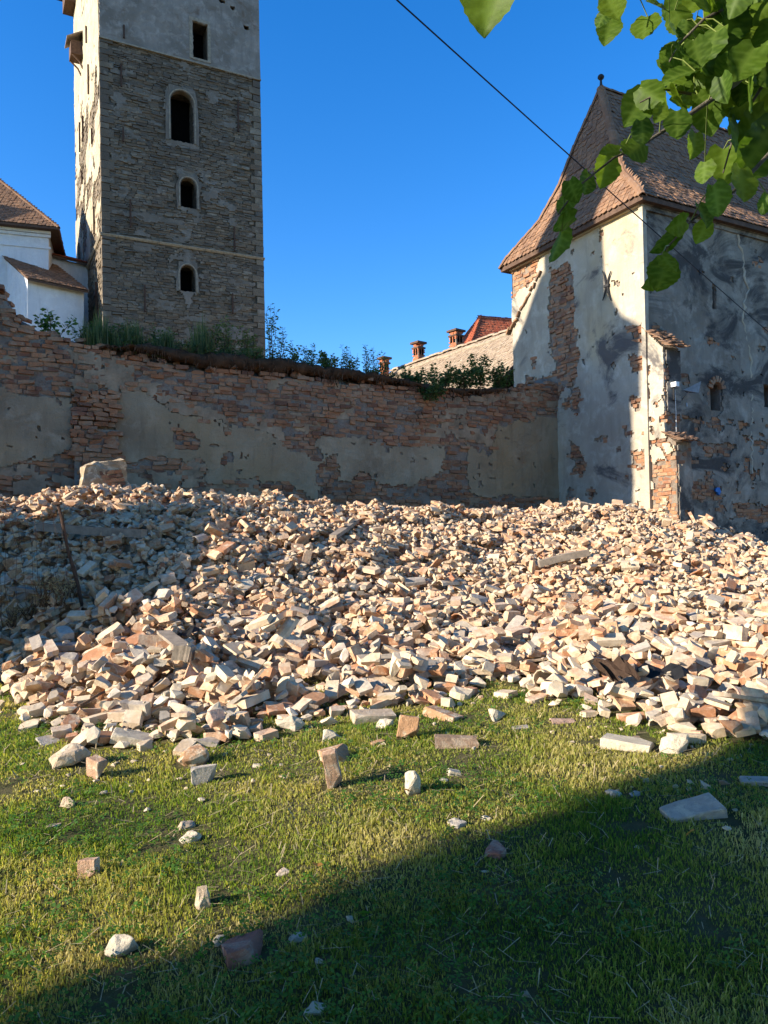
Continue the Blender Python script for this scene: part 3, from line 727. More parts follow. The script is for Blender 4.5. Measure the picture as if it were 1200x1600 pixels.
    for (ua, za, ub, zb) in ((-.02, zA+.03, up_u+.2, zB-.03), (up_u-.03, zC+.06, lo_u+.2, zD+.0)):
        d = (bf.p(ub, zb)-bf.p(ua, za)); L = d.length; d.normalize(); nn = int(L/.1)+1
        acr = -bf.N; up = d.cross(acr); up = up if up.z > 0 else -up
        for k in range(nn):
            for w in range(4):
                c = bf.p(ua, za, .06)+d*(L*(k+.6)/nn)+acr*(.075+w*.155)+up*(.012+.012*((k+w) % 2))
                M = Matrix(((acr.x*.15, -d.x*.2, up.x*.02, c.x), (acr.y*.15, -d.y*.2, up.y*.02, c.y), (acr.z*.15, -d.z*.2, up.z*.02, c.z), (0, 0, 0, 1)))
                if M.determinant() < 0: M = M @ Matrix.Diagonal((-1, 1, 1, 1))
                M = M @ Euler((rs.gauss(-.1, .05), rs.gauss(0, .05), rs.gauss(0, .05))).to_matrix().to_4x4()
                caps.append(('flat_tile', rs.randrange(5), M, rs.random()))
    pieces('cap_tile', caps, 'tile', t, 60)
    # plaster coats
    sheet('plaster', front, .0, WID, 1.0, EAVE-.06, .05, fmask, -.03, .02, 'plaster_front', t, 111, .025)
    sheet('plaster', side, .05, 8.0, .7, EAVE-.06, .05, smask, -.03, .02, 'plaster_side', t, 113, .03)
    # corner strip where the plaster turns
    mb = MB(); 
    for k in range(40):
        z0 = 1.2+(EAVE-1.3)*k/40; z1 = 1.2+(EAVE-1.3)*(k+1)/40; w = .018+.012*rs.random()
        mb.box((Vector((CX, CY, (z0+z1)/2))+Vector((NL.x+NR.x, NL.y+NR.y, 0))*.002), Vector((UL.x, UL.y, 0))*(.09+w), Vector((UR.x, UR.y, 0))*(.09+w), Vector((0, 0, z1-z0+.002)))
    mb.build('corner_strip', MAT['plaster_front'], t)
    # cornice under the eaves
    mb = MB()
    mb.box(side.p(LEN/2, EAVE-.10, .05), side.U*LEN, side.N*.1, Vector((0, 0, .12))); mb.box(side.p(LEN/2, EAVE-.22, .035), side.U*LEN, side.N*.06, Vector((0, 0, .10)))
    mb.build('cornice', MAT['plaster_side'], t)
    mb = MB(); mb.box(front.p(WID/2, EAVE-.11, .05), front.U*WID, front.N*.1, Vector((0, 0, .12))); mb.build('cornice', MAT['plaster_front'], t)
    # seam ridge on the long wall
    pts = [side.hit(float(np.interp(y, (362, 450, 500, 590, 640, 740), (1152, 1166, 1161, 1174, 1172, 1173)))+rs.gauss(0, 1.6), y) for y in range(362, 744, 7)]
    mb = MB(); mb.tube([side.p(u, v, .012) for u, v in pts], [rs.uniform(.012, .05) for _ in pts], 5); mb.build('plaster_seam', MAT['plaster_front'], t)
    # pale tiles left from a lost lean-to roof, running up the end wall
    rem = []
    a = front.hit(797, 520); b = front.hit(846, 428)
    for k in range(13):
        f = k/12; u = a[0]+(b[0]-a[0])*f; v = a[1]+(b[1]-a[1])*f+rs.uniform(-.05, .05); c = front.p(u, v, rs.uniform(.0, .035))
        sl = math.atan2(b[1]-a[1], b[0]-a[0]); X_ = front.U*math.cos(sl)+front.V*math.sin(sl); Z_ = front.V*math.cos(sl)-front.U*math.sin(sl)
        l = rs.uniform(.10, .22); sl += rs.gauss(0, .25); X_ = front.U*math.cos(sl)+front.V*math.sin(sl); Z_ = front.V*math.cos(sl)-front.U*math.sin(sl); rem.append(('brick', rs.randrange(9), Matrix(((X_.x*l, front.N.x*.16, Z_.x*.05, c.x), (X_.y*l, front.N.y*.16, Z_.y*.05, c.y), (X_.z*l, front.N.z*.16, Z_.z*.05, c.z), (0, 0, 0, 1))), rs.random()))
    pieces('tile_stub', rem, 'tile', t, 60)
    # iron wall anchor )(
    mb = MB()
    for s in (-1, 1):
        P_ = []
        for k in range(9):
            f = k/8*2-1; x = 951+s*(1.5+5.0*f*f); y = 447+f*23; u, v = front.hit(x, y); P_.append(front.p(u, v, .06))
        mb.tube(P_, [.012, .018, .022, .024, .026, .024, .022, .018, .012], 6)
    u, v = front.hit(951, 447); mb.box(front.p(u, v, .05), front.U*.16, front.N*.08, Vector((0, 0, .06)))
    mb.build('wall_anchor', MAT['dark_iron'], t)
    # finial
    top = ring(1); ap = (top[0]+top[3])/2
    mb = MB(); mb.tube([ap+Vector((0, 0, -.05)), ap+Vector((0, 0, .12)), ap+Vector((0, 0, .3))], [.09, .035, .025], 8)
    for k in range(8):
        pass
    mb.tube([ap+Vector((0, 0, .24+.16*i/6)) for i in range(7)], [.02, .06, .08, .088, .08, .06, .02], 10)
    mb.build('finial', MAT['dark_iron'], t, True)
    # lamp and junction on the buttress end, bent metal plate beside it
    lp = thing('floodlight', 'small white floodlight bracketed to the end of the buttress', 'lamp', e1.p(.12, e1.hit(1050, 605)[1], .05))
    u, v = e1.hit(1049, 602)
    mb = MB(); mb.box(e1.p(u, v, .09), e1.U*.10, e1.N*.16, Vector((0, 0, .10))); mb.build('lamp_body', MAT['white_plastic'], lp)
    mb = MB(); mb.tube([e1.p(u, v-.05, .06), e1.p(u, v-.32, .05), e1.p(u+.04, v-.34, .02)], .016, 6); mb.build('bracket', MAT['dark_iron'], lp)
    mb = MB(); q = e1.hit(1056, 682); mb.tube([e1.p(q[0]-.02, v-.1, .028), e1.p(q[0]-.01, v-.6, .03), e1.p(q[0]-.02, q[1]+.05, .028)], .007, 5); mb.build('cable', MAT['white_plastic'], lp)
    sp = thing('metal_reflector', 'bent triangular metal plate fixed to the sooty wall beside the floodlight', 'plate', side.p(*side.hit(1066, 612), .1))
    f = lambda x, y, n: side.p(*side.hit(x, y), n)
    mb = MB(); a_, b_, c_, d_ = f(1060, 611, .12), f(1073, 601, .38), f(1072, 618, .34), f(1066, 616, .14)
    mb.quad(a_, b_, c_, d_); k_ = side.N*.012; mb.quad(a_+k_, b_+k_, c_+k_, d_+k_)
    for p, q in ((a_, b_), (b_, c_), (c_, d_), (d_, a_)): mb.quad(p, q, q+k_, p+k_)
    mb.build('plate', MAT['zinc'], sp); mb = MB(); mb.tube([f(1066, 614, .2), f(1064, 620, .1), f(1065, 626, .02)], .012, 6); mb.tube([f(1071, 630, .03), f(1071, 636, .035)], .02, 6); mb.build('bracket', MAT['zinc'], sp)
    # blue paint splash
    mb = MB(); u, v = side.hit(1120, 768)
    pts = [side.p(u+.10*math.cos(a)*rs.uniform(.35, 1.2), v+.15*math.sin(a)*rs.uniform(.35, 1.2), .056) for a in np.arange(0, 6.28, .35)]
    mb.quad(*pts); mb.quad(*[p-side.N*.04 for p in pts])
    for i in range(len(pts)): mb.quad(pts[i], pts[(i+1) % len(pts)], pts[(i+1) % len(pts)]-side.N*.04, pts[i]-side.N*.04)
    mb.build('paint_splash', MAT['blue'], t)
    return t
build_bastion()
# ================================================================ CHURCH TOWER
def build_tower():
    P0 = at(161, 364, 36.0); tf = Face((P0.x, P0.y, 0), UR, NR); tl = Face((P0.x, P0.y, 0), UL, NL)
    w = tf.hit(414, 407)[0]; wl = tl.hit(122, 430)[0]
    zc = P0.z; zp = tf.hit(155, 55)[1]; zt = tf.hit(155, -225)[1]; z0 = 3.0
    t = thing('church_tower', 'tall dark stone church tower with grey plastered top storey and arched openings', 'tower', (P0.x+2.5, P0.y+4, 10))
    def hole(x0, x1, y0, y1):
        xm, ym = (x0+x1)/2, (y0+y1)/2
        return [tf.hit(x0, ym)[0], tf.hit(x1, ym)[0], tf.hit(xm, y1)[1], tf.hit(xm, y0)[1]]
    H = [hole(306, 330, 37, 94), hole(271, 307, 143, 222), hole(285, 310, 279, 325), hole(283, 307, 415, 456)]
    small = [hole(386, 394, 41, 48), hole(350, 356, 0, 6), hole(368, 371, 12, 16)]
    panel('wall_core', tf, 0, w, z0, zt, H+small, -.055, 'tower_joint', t, .9)
    panel('wall_core', tl, 0, wl, z0, zt, [], -.07, 'tower_joint', t)
    bk = Face(tf.p(w, 0), UL, UR); panel('rear_wall', bk, 0, wl, z0, zt, [], 0, 'plaster_tower', t); bk = Face(tl.p(wl, 0), UR, UL); panel('rear_wall', bk, 0, w, z0, zt, [], 0, 'plaster_tower', t)
    def void(h, par):
        mb = MB(); mb.box(tf.p((h[0]+h[1])/2, (h[2]+h[3])/2, -.9), tf.U*(h[1]-h[0]+.05), tf.N*.02, tf.V*(h[3]-h[2]+.05)); return mb.build('opening', MAT['black'], par)  # black back panel, the dark of the interior put into its colour
    for h in small: void(h, t)
    # stones
    def clear(u, v, L, h, m=.12):
        for q in H:
            if q[0]-m-L/2 < u < q[1]+m+L/2 and q[2]-m*.6-h < v < q[3]+m+h: return False
        return True
    zb = 9.0
    S = masonry(tf, .45, w-.45, zb, zp-.02, .115, (.2, .62), lambda u, v, L, h: clear(u, v, L, h) and .42 < u and u+L/2 < w-.3, 'stone', (-.035, .015), .25, .18, .012, .07, 21, .35, .03)
    for e in (0, 1):    # quoins
        v = zb; k = 0
        rs = random.Random(5+e)
        while v < zp-.2:
            h = rs.uniform(.26, .42); L = .62 if k % 2 else .4; u = L/2 if e == 0 else w-L/2; c = tf.p(u, v+h/2, .03-.15)
            S.append(('ashlar', rs.randrange(7), Matrix(((tf.U.x*L, 0, tf.N.x*.3, c.x), (tf.U.y*L, 0, tf.N.y*.3, c.y), (0, h-.02, 0, c.z), (0, 0, 0, 1))), rs.choice((.5, .6, .95, 1.0)))); v += h; k += 1
    SL = masonry(tl, .03, wl, zb, zp+3.0, .16, (.25, .75), lambda u, v, L, h: u+L/2 < wl and u-L/2 > .03 and v < zp+1.0*math.sin(u*2)+.3, 'stone', (-.03, .01), .22, .15, .012, .06, 22, .3, .02, rr=lambda u, v, r: r.uniform(.86, 1.0))  # flank stones keep to the pale tones, sunlight put into their colour
    pieces('stone', S+SL, 'stone', t, 300, 'stonework')
    # plaster: top storey, and washes round the openings
    def pm(u, v):
        m = (v > zp-.04+.10*(fbm(u*2, v*0, 7)-.5))
        for q in H+small: m &= ~((u > q[0]-.02) & (u < q[1]+.02) & (v > q[2]-.02) & (v < q[3]+.02))
        return m
    sheet('plaster', tf, 0, w, zp-.2, zt, .10, pm, -.05, .06, 'plaster_tower', t, 121, .03)
    def wash(u, v):
        m = np.zeros(np.shape(u), bool); n = fbm(u*2.2, v*2.2, 123)
        for q in H[1:]:
            du = np.maximum(np.maximum(q[0]-u, u-q[1]), 0); dv = np.maximum(np.maximum(q[2]-v, v-q[3]), 0)
            m |= (np.hypot(du, dv*.75) < .10+.6*(n-.36))
        um = (H[1][0]+H[1][1])/2
        m |= (np.abs(u-um-.1) < .05+1.3*(n-.42)) & (v > zb+.5) & (v < zc+4)
        m |= (fbm(u*1.1, v*2.3, 127) > .66)
        for q in H: m &= ~((u > q[0]-.02) & (u < q[1]+.02) & (v > q[2]-.02) & (v < q[3]+.02))
        return m & (v < zp-.1) & (u > .5) & (u < w-.5) & (np.abs(v-zc) > .2)
    sheet('plaster_wash', tf, 0, w, zb, zp, .07, wash, -.05, .008, 'plaster_wash', t, 125, .03)
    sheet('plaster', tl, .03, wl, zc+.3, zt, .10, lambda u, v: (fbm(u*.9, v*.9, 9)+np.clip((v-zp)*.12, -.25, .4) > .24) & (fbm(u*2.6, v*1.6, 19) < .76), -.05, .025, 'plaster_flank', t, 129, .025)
    # string course and ledge under the plaster
    for f, L in ((tf, w), (tl, wl)):
        rs = random.Random(4); u = -.08
        while u < L:
            l = rs.uniform(.7, 1.2); b = min(u+l, L+.05); mb = MB()
            pts = [(-.05, -.09), (.04, -.08), (.10, .0), (.10, .03), (-.05, .08)]
            A_ = [f.p(u+.006, zc+z+rs.uniform(-.01, .01), n) for n, z in pts]; B_ = [f.p(b-.006, zc+z, n) for n, z in pts]
            mb.quad(*A_); mb.quad(*B_[::-1])
            for i in range(5): mb.quad(A_[i], A_[(i+1) % 5], B_[(i+1) % 5], B_[i])
            mb.build('string_course_stone', MAT['cornice'], t); u += l
    mb = MB(); mb.box(tf.p(w/2, zp-.03, .04), tf.U*(w+.05), tf.N*.12, Vector((0, 0, .07))); mb.build('ledge', MAT['cornice'], t)
    # window surrounds
    q = H[0]; mb = MB(); fw = .16
    for a, b, c, d in ((q[0]-fw, q[0], q[2]-fw*.5, q[3]+fw), (q[1], q[1]+fw*.8, q[2]-fw*.5, q[3]+fw), (q[0], q[1], q[3], q[3]+fw), (q[0], q[1], q[2]-fw*.7, q[2])):
        mb.box(tf.p((a+b)/2, (c+d)/2, .0), tf.U*(b-a), tf.N*.2, tf.V*(d-c))
    void(q, mb.build('window_surround', MAT['cornice'], t))
    for k, (q, pw) in enumerate(zip(H[1:], (.28, .24, .2))):
        ws = arch_frame('window_surround', tf, q[0], q[1], q[2], q[3], pw*.75, -.05, .05, 'plaster_wash', t, pointed=.25 if k == 2 else 0, seed=k)
        mb = MB(); r = (q[1]-q[0])/2; um = (q[0]+q[1])/2; vs_ = q[3]-r*(1.25 if k == 2 else 1)
        arc = [(um+(r+.06)*math.cos(math.pi*(1-i/12)), vs_+(q[3]-vs_+.06)*math.sin(math.pi*(1-i/12))) for i in range(13)]
        mb.tube([tf.p(q[0]-.06, q[2], .05)]+[tf.p(u, v, .05) for u, v in arc]+[tf.p(q[1]+.06, q[2], .05)], .035, 5); mb.build('moulding', MAT['cornice'], ws); void(q, ws)
    # iron anchor bars
    for f, x, y0, y1 in [(tf, 194, 100, 136), (tf, 196, 200, 222), (tf, 206, 312, 355), (tf, 227, 446, 488), (tf, 376, 160, 208), (tf, 368, 356, 394), (tf, 364, 460, 492), (tl, 145.5, 100, 146), (tl, 136, 180, 220), (tl, 131, 190, 236), (tl, 150, 200, 224), (tl, 134, 265, 286), (tl, 143, 40, 66), (tl, 128, 378, 410), (tl, 152, 322, 365), (tl, 154, 440, 500), (tf, 199, 40, 60)]:
        a, b = f.hit(x, y0), f.hit(x, y1)
        mb = MB(); mb.box(f.p((a[0]+b[0])/2, (a[1]+b[1])/2, .08), f.U*.07, f.N*.08, f.p(b[0], b[1])-f.p(a[0], a[1])); mb.build('anchor_bar', MAT['iron'], t)
    # little wooden hood on the lit flank
    u = wl*.62; v = float(np.interp(-80, [-proj(tl.p(u, z, .3))[1] for z in np.arange(15, 34, .25)], np.arange(15, 34, .25)))
    hd = thing('wooden_hood', 'small wooden hoist hood bracketed high on the flank of the tower', 'hood', tl.p(u, v-.6))
    mb = MB(); c = tl.p(u, v, .45); mb.box(c+Vector((0, 0, -.05))-tl.N*.12, tl.U*.9, tl.N*.62, Vector((0, 0, .75))); mb.build('box', MAT['brown_wood'], hd)
    mb = MB(); a, b = tl.p(u-.58, v+.33, .85), tl.p(u+.58, v+.33, .85); c_, d_ = tl.p(u+.58, v+.85, .02), tl.p(u-.58, v+.85, .02)
    up = Vector((0, 0, .07)); mb.quad(a, b, c_, d_); mb.quad(a+up, b+up, c_+up, d_+up)
    for p, q in ((a, b), (b, c_), (c_, d_), (d_, a)): mb.quad(p, q, q+up, p+up)
    mb.build('roof', MAT['wood'], hd)
    for s in (-.36, .36):
        mb = MB(); mb.tube([tl.p(u+s, v-.4, .6), tl.p(u+s, v-.75, .2), tl.p(u+s, v-1.1, .03)], .05, 5); mb.build('bracket', MAT['brown_wood'], hd)
    # eaves of the tower roof, only its corner shows
    ze = tl.hit(105, 4)[1]+.1
    t.rotation_euler = (0, -.011, 0); hd.rotation_euler = (0, -.011, 0); hd.location.x -= .011*(hd.location.z-10)
    ring = tiled_roof(t, (P0.x, P0.y), UR, UL, w, wl, zt-.1, zt+7, .9, wl/2, 'tile', .35, .35, 0, 'FL', 9, True)
    mb = MB(); zz = np.arange(18, 40, .25); v = float(np.interp(-10, [-proj(tl.p(wl-.6, z, .4))[1] for z in zz], zz))
    mb.box(tl.p(wl-.6, v+.9, .30), tl.U*1.4, tl.N*.6, Vector((0, 0, 1.8))); mb.build('corner_gallery', MAT['brown_wood'], t)
    return t
build_tower()
# ================================================================ CHURCH (left), FAR ROOFS, CHIMNEYS
def prism_between(mb, A_, B_):
    n = len(A_); mb.quad(*A_); mb.quad(*B_[::-1])
    for i in range(n): mb.quad(A_[i], A_[(i+1) % n], B_[(i+1) % n], B_[i])
def tile_plane(A, B, C, course, tw, seed, th=.02):
    """tiles on the parallelogram A (eave start), B (eave end), C (top start)"""
    rs = random.Random(seed); X = (B-A); L = X.length; X.normalize(); Y = C-A; H = Y.length; Y = (Y-X*Y.dot(X)); H = Y.length; sk = (C-A).dot(X)/H; Y.normalize(); N = X.cross(Y)
    if N.z < 0: N = -N
    out = []
    for q in range(int(H/course)):
        u = -(.5*tw if q % 2 else 0)
        while u < L-.3*tw:
            c = A+X*(u+tw/2+sk*(q+.5)*course)+Y*(q*course+course*.8)+N*(.03+rs.uniform(-.006, .012)); a = rs.gauss(.1, .03); g_ = rs.gauss(0, .04)
            Yt = Y*math.cos(a)-N*math.sin(a); Xt = X*math.cos(g_)+Yt*math.sin(g_); Nt = Xt.cross(Yt)
            if Nt.dot(N) < 0: Nt = -Nt
            M = Matrix(((Xt.x*tw*.96, Yt.x*course*1.9, Nt.x*th, c.x), (Xt.y*tw*.96, Yt.y*course*1.9, Nt.y*th, c.y), (Xt.z*tw*.96, Yt.z*course*1.9, Nt.z*th, c.z), (0, 0, 0, 1)))
            if M.determinant() < 0: M = M @ Matrix.Diagonal((-1, 1, 1, 1))
            out.append(('flat_tile', rs.randrange(5), M, rs.random())); u += tw
    return out
def build_church():
    Vz = Vector((0, 0, 1)); UC = Vector((.713, .701)); LC = Vector((-.701, .713)); NC = Vector((.701, -.713)); MC = Vector((-.713, -.701)); U3 = Vector((*UC, 0)); L3 = Vector((*LC, 0))
    E = at(43, 434, 35.0); t = thing('church', 'white limewashed church with brown tiled roofs beside the stone tower', 'church', (E.x-3, E.y+4, 0))
    lf = Face((E.x, E.y, 0), UC, NC); ls = Face((E.x, E.y, 0), LC, MC)
    wr = lf.hit(131, 454)[0]; d, zt = ls.hit(-4, 392); ze = E.z
    # lean-to
    mb = MB(); z0 = 3
    A_ = [ls.p(0, z0), ls.p(0, ze), ls.p(d, zt), ls.p(d, z0)]; B_ = [p+U3*wr for p in A_]; prism_between(mb, A_, B_); mb.build('lean_to_wall', MAT['white_wall'], t)
    up = Vector((0, 0, .09)); a = ls.p(-.35, ze-.35*(zt-ze)/d, .12)+up; c = ls.p(d, zt, .12)+up; b = a+U3*(wr+.2)
    mb = MB(); prism_between(mb, [a, b, b+(c-a), c], [p-Vector((0, 0, .1)) for p in [a, b, b+(c-a), c]]); mb.build('lean_to_deck', MAT['brown_wood'], t)
    items = tile_plane(a, b, c, .16, .18, 3)
    # nave: wall, cornice, hipped roof rising to the left
    N0 = at(76, 360, 37.5); U4 = Vector((.95, .312, 0)); L4 = Vector((-.312, .95, 0)); nf = Face((N0.x, N0.y, 0), (.95, .312), (.312, -.95)); LN = 14; L3n = L3; L3 = L4
    mb = MB(); o = nf.p(0, 0); prism_between(mb, [nf.p(-LN, z0), nf.p(-LN, N0.z), nf.p(0, N0.z), nf.p(0, z0)], [nf.p(-LN, z0)+L3*9, nf.p(-LN, N0.z)+L3*9, nf.p(0, N0.z)+L3*9, nf.p(0, z0)+L3*9]); mb.build('nave_wall', MAT['white_wall'], t)
    for dz, n, h in ((-.15, .16, .16), (-.32, .09, .14), (-.9, .05, .1)):
        mb = MB(); mb.box(nf.p(-LN/2+.05, N0.z+dz, n/2), nf.U*(LN+.1), nf.N*n, Vz*h); mb.build('cornice', MAT['white_wall'], t)
    r = thing_part_roof(t, nf.p(-LN, 0), U4, L4, LN, 9, N0.z, N0.z+5.4, .5); L3 = L3n
    # low wing behind
    W0 = at(72, 399, 39); wf = Face((W0.x, W0.y, 0), UC, NC); w2 = wf.hit(140, 410)[0]
    mb = MB(); prism_between(mb, [wf.p(0, z0), wf.p(0, W0.z), wf.p(w2, W0.z), wf.p(w2, z0)], [p+L3*2.5 for p in [wf.p(0, z0), wf.p(0, W0.z), wf.p(w2, W0.z), wf.p(w2, z0)]]); mb.build('wing_wall', MAT['white_wall'], t)
    a = wf.p(-.1, W0.z+.02, .25); b = wf.p(w2, W0.z+.02, .25); c = a+L3*2.2+Vz*.9
    mb = MB(); prism_between(mb, [a, b, b+(c-a), c], [p-Vector((0, 0, .1)) for p in [a, b, b+(c-a), c]]); mb.build('wing_deck', MAT['brown_wood'], t)
    pieces('wing_tile', tile_plane(a, b, c, .16, .18, 4), 'redtile', t, 40, 'wing_tiling')
    pieces('lean_to_tile', items, 'tile', t, 120, 'lean_to_tiling')
    # unseen gabled block added to throw the pointed shade on the tower
    S3 = Vector((SD.x, SD.y, 0)); Q3 = Vector((-SD.y, SD.x, 0)); c = S3*-11+Q3*41.3
    mb = MB(); pts = [(-2.6, 3), (-2.6, 16.4), (0, 20.8), (2.6, 16.4), (2.6, 3)]
    prism_between(mb, [c+Q3*q+Vz*z for q, z in pts], [c-S3*7+Q3*q+Vz*z for q, z in pts]); mb.build('shade_gable_wall', MAT['white_wall'], t)
    for s in (-1, 1):
        A = c+Q3*s*2.85+Vz*16.0+S3*.2; Bq = A-S3*7.4; Cq = c+Vz*20.9+S3*.2
        mb = MB(); prism_between(mb, [A, Bq, Bq+(Cq-A), Cq], [p+Vz*.12 for p in [A, Bq, Bq+(Cq-A), Cq]]); mb.build('shade_gable_roof', MAT['tile_mass'], t)
def thing_part_roof(t, O, U3, L3, lu, lv, ze, zr, ov):
    return tiled_roof(t, (O.x, O.y), (U3.x, U3.y), (L3.x, L3.y), lu, lv, ze, zr, ov, 4.5, 'tile', .16, .18, 60, 'FR', 31, False)
build_church()
def build_far():
    Vz = Vector((0, 0, 1))
    R0 = at(612, 581, 41); R1 = at(800, 515, 33); R1.z = R0.z = (R0.z+R1.z)/2; d = (R1-R0).normalized(); R1 = R1+d*3
    out = Vector((d.y, -d.x, 0)); out = out if out.y < 0 else -out
    t = thing('courtyard_building', 'long low building with a weathered pale tiled roof behind the town wall', 'building', (R0+R1)/2-Vz*8)
    A = R0+out*4-Vz*3.6; B = R1+out*4-Vz*3.6
    mb = MB(); n_ = Vz*.12; prism_between(mb, [A, B, R1, R0], [p-n_ for p in (A, B, R1, R0)]); Bk0 = R0-out*4-Vz*3.6; Bk1 = R1-out*4-Vz*3.6; prism_between(mb, [R0, R1, Bk1, Bk0], [p-n_ for p in (R0, R1, Bk1, Bk0)]); mb.build('roof_deck', MAT['brown_wood'], t)
    pieces('roof_tile', tile_plane(A, B, R0, .15, .17, 8), 'paletile', t, 200, 'roof_tiling')
    mb = MB(); a, b = A-out*.4-Vz*.1, B-out*.4-Vz*.1; c_, d_ = Bk0+out*.4-Vz*.1, Bk1+out*.4-Vz*.1; g = -Vz*6.0; prism_between(mb, [a, b, d_, c_], [a+g, b+g, d_+g, c_+g]); mb.build('wall', MAT['plaster_wall'], t)
    mb = MB(); gp = [R0-Vz*.1, A-out*.4-Vz*.3, Bk0+out*.4-Vz*.3]; prism_between(mb, gp, [p+d*.2 for p in gp]); mb.build('gable', MAT['plaster_wall'], t)
    rs = random.Random(5); n = 34
    ridge = []
    for k in range(n):
        c = R0.lerp(R1, (k+.5)/n)+Vz*.06; l = (R1-R0).length/n*1.1; Y = Vector((-d.y, d.x, 0))
        ridge.append(('rtile', rs.randrange(3), Matrix(((d.x*l, Y.x*.4, 0, c.x), (d.y*l, Y.y*.4, 0, c.y), (0, 0, .16, c.z+rs.uniform(-.03, .03)), (0, 0, 0, 1))), rs.random()))
    pieces('ridge_tile', ridge, 'paletile', t, 60)
    # mortar band a little below the ridge
    s = (A-R0).normalized(); nn = d.cross(s); nn = nn if nn.z > 0 else -nn; mb = MB()
    pts = [R0+s*(.55+.1*math.sin(k*1.3))+d*((R1-R0).length*k/24)+nn*.06 for k in range(25)]; mb.tube(pts, .07, 6); mb.build('mortar_band', MAT['cornice'], t)
    # red roofed house
    Ap = at(749, 497, 43); U3 = Vector((.95, .31, 0)).normalized(); V3 = Vector((-.31, .95, 0)).normalized(); hip, half = 2.7, 3.0
    O = Ap-U3*hip-V3*half; t2 = thing('red_roof_house', 'house with a bright red tiled hip roof beyond the courtyard building', 'house', (O.x+5, O.y+3, 0))
    tiled_roof(t2, O, U3, V3, 14, half*2, Ap.z-4.6, Ap.z, .3, hip, 'redtile', .2, .2, 120, 'FL', 41, False)
    mb = MB(); q = [O, O+U3*14, O+U3*14+V3*half*2, O+V3*half*2]; prism_between(mb, [Vector((p.x, p.y, 3)) for p in q], [Vector((p.x, p.y, Ap.z-4.65)) for p in q]); mb.build('wall', MAT['white_wall'], t2)
    # chimneys
    for (x, y0, y1, D, w, lab) in ((604, 558, 592, 39.5, .36, 'small brick chimney half hidden by weeds on the wall'), (658, 534, 572, 39, .42, 'slender brick chimney with a dark cap standing free against the sky'), (718, 515, 556, 40, .52, 'wide brick chimney in front of the red hip roof')):
        P = at(x, y0, D); Pb = at(x, y1, D); c = thing('chimney', lab, 'chimney', (P.x, P.y, Pb.z-2))
        h = P.z-Pb.z+2; U3_ = Vector((.78, .626, 0)); L3_ = Vector((-.626, .78, 0)); B = []
        fr = Face((P.x-U3_.x*w/2, P.y-U3_.y*w/2, 0), (.78, .626), (.626, -.78)); fl = Face((P.x-U3_.x*w/2, P.y-U3_.y*w/2, 0), (-.626, .78), (-.78, -.626))
        mb = MB(); mb.box((P+L3_*w/2)-Vz*(h/2+.12), U3_*(w-.04), L3_*(w-.04), Vz*(h-.2)); sh = mb.build('shaft', MAT['core'], c)
        for f in (fr, fl): B += masonry(f, 0, w, Pb.z-1, P.z-.12, .085, ((.22,), (.11,)), lambda u, v, L, hh: u-L/2 > -.06 and u+L/2 < w+.06, 'brick', (-.01, .012), .1, .2, .01, 0, 3, .03, .0)
        pieces('brick', B, 'chimneybrick', c, 0, 'brickwork')
        mb = MB(); q = P+L3_*w/2; mb.box(q-Vz*.3, U3_*(w+.1), L3_*(w+.1), Vz*.08); mb.box(q-Vz*.04, U3_*(w+.2), L3_*(w+.2), Vz*.1); mb.build('cap', MAT['brown_wood'], c)
        for f in (fr, fl):
            for s in (.3, .7): mb = MB(); mb.box(f.p(w*s, P.z-.52, .012), f.U*w*.22, f.N*.02, Vz*.3); mb.build('flue_dark_plate', MAT['black'], sh)  # black plates on the shaft paint the shade of the flue holes
MAT['paletile_single'] = piece_mat('pale_roof_tile_single', True, [(0, (.36, .27, .19)), (.5, (.29, .21, .145)), (1, (.42, .32, .22))], (.45, .38, .28), (.48, .7), 4, .4, 30, .01)
MAT['paletile_mass'] = piece_mat('pale_roof_tile_mass', False, [(0, (.36, .27, .19)), (.5, (.29, .21, .145)), (1, (.42, .32, .22))], (.45, .38, .28), (.48, .7), 4, .4, 30, .01)
MAT['chimneybrick_single'] = MAT['chimneybrick_mass'] = piece_mat('chimney_brick', False, [(0, (.50, .18, .085)), (1, (.42, .14, .07))], (.42, .22, .13), (.55, .8))
build_far()
# ================================================================ UNSEEN BUILDINGS OUTSIDE THE FRAME (tower read off its shadow, the rest added for shade)
def leaf_quads(pts, dirs, lens, wid, rg):
    """simple pointed leaves, two triangles folded along the midrib"""
    n = len(pts); d = dirs/np.linalg.norm(dirs, axis=1)[:, None]; r = rg.normal(0, 1, (n, 3)); s = np.cross(d, r); s /= np.linalg.norm(s, axis=1)[:, None]; up = np.cross(s, d)
    L = lens[:, None]; w = (lens*wid)[:, None]
    V = np.stack([pts, pts+d*L*.5+s*w*.5+up*w*.15, pts+d*L, pts+d*L*.5-s*w*.5+up*w*.15], 1).reshape(-1, 3)
    b = np.arange(n)[:, None]*4; T = np.concatenate([b+np.array([[0, 1, 2]]), b+np.array([[0, 2, 3]])]); return V, T
def QA(a, q, z=0): return Vector((SD.x*a-SD.y*q, SD.y*a+SD.x*q, z))
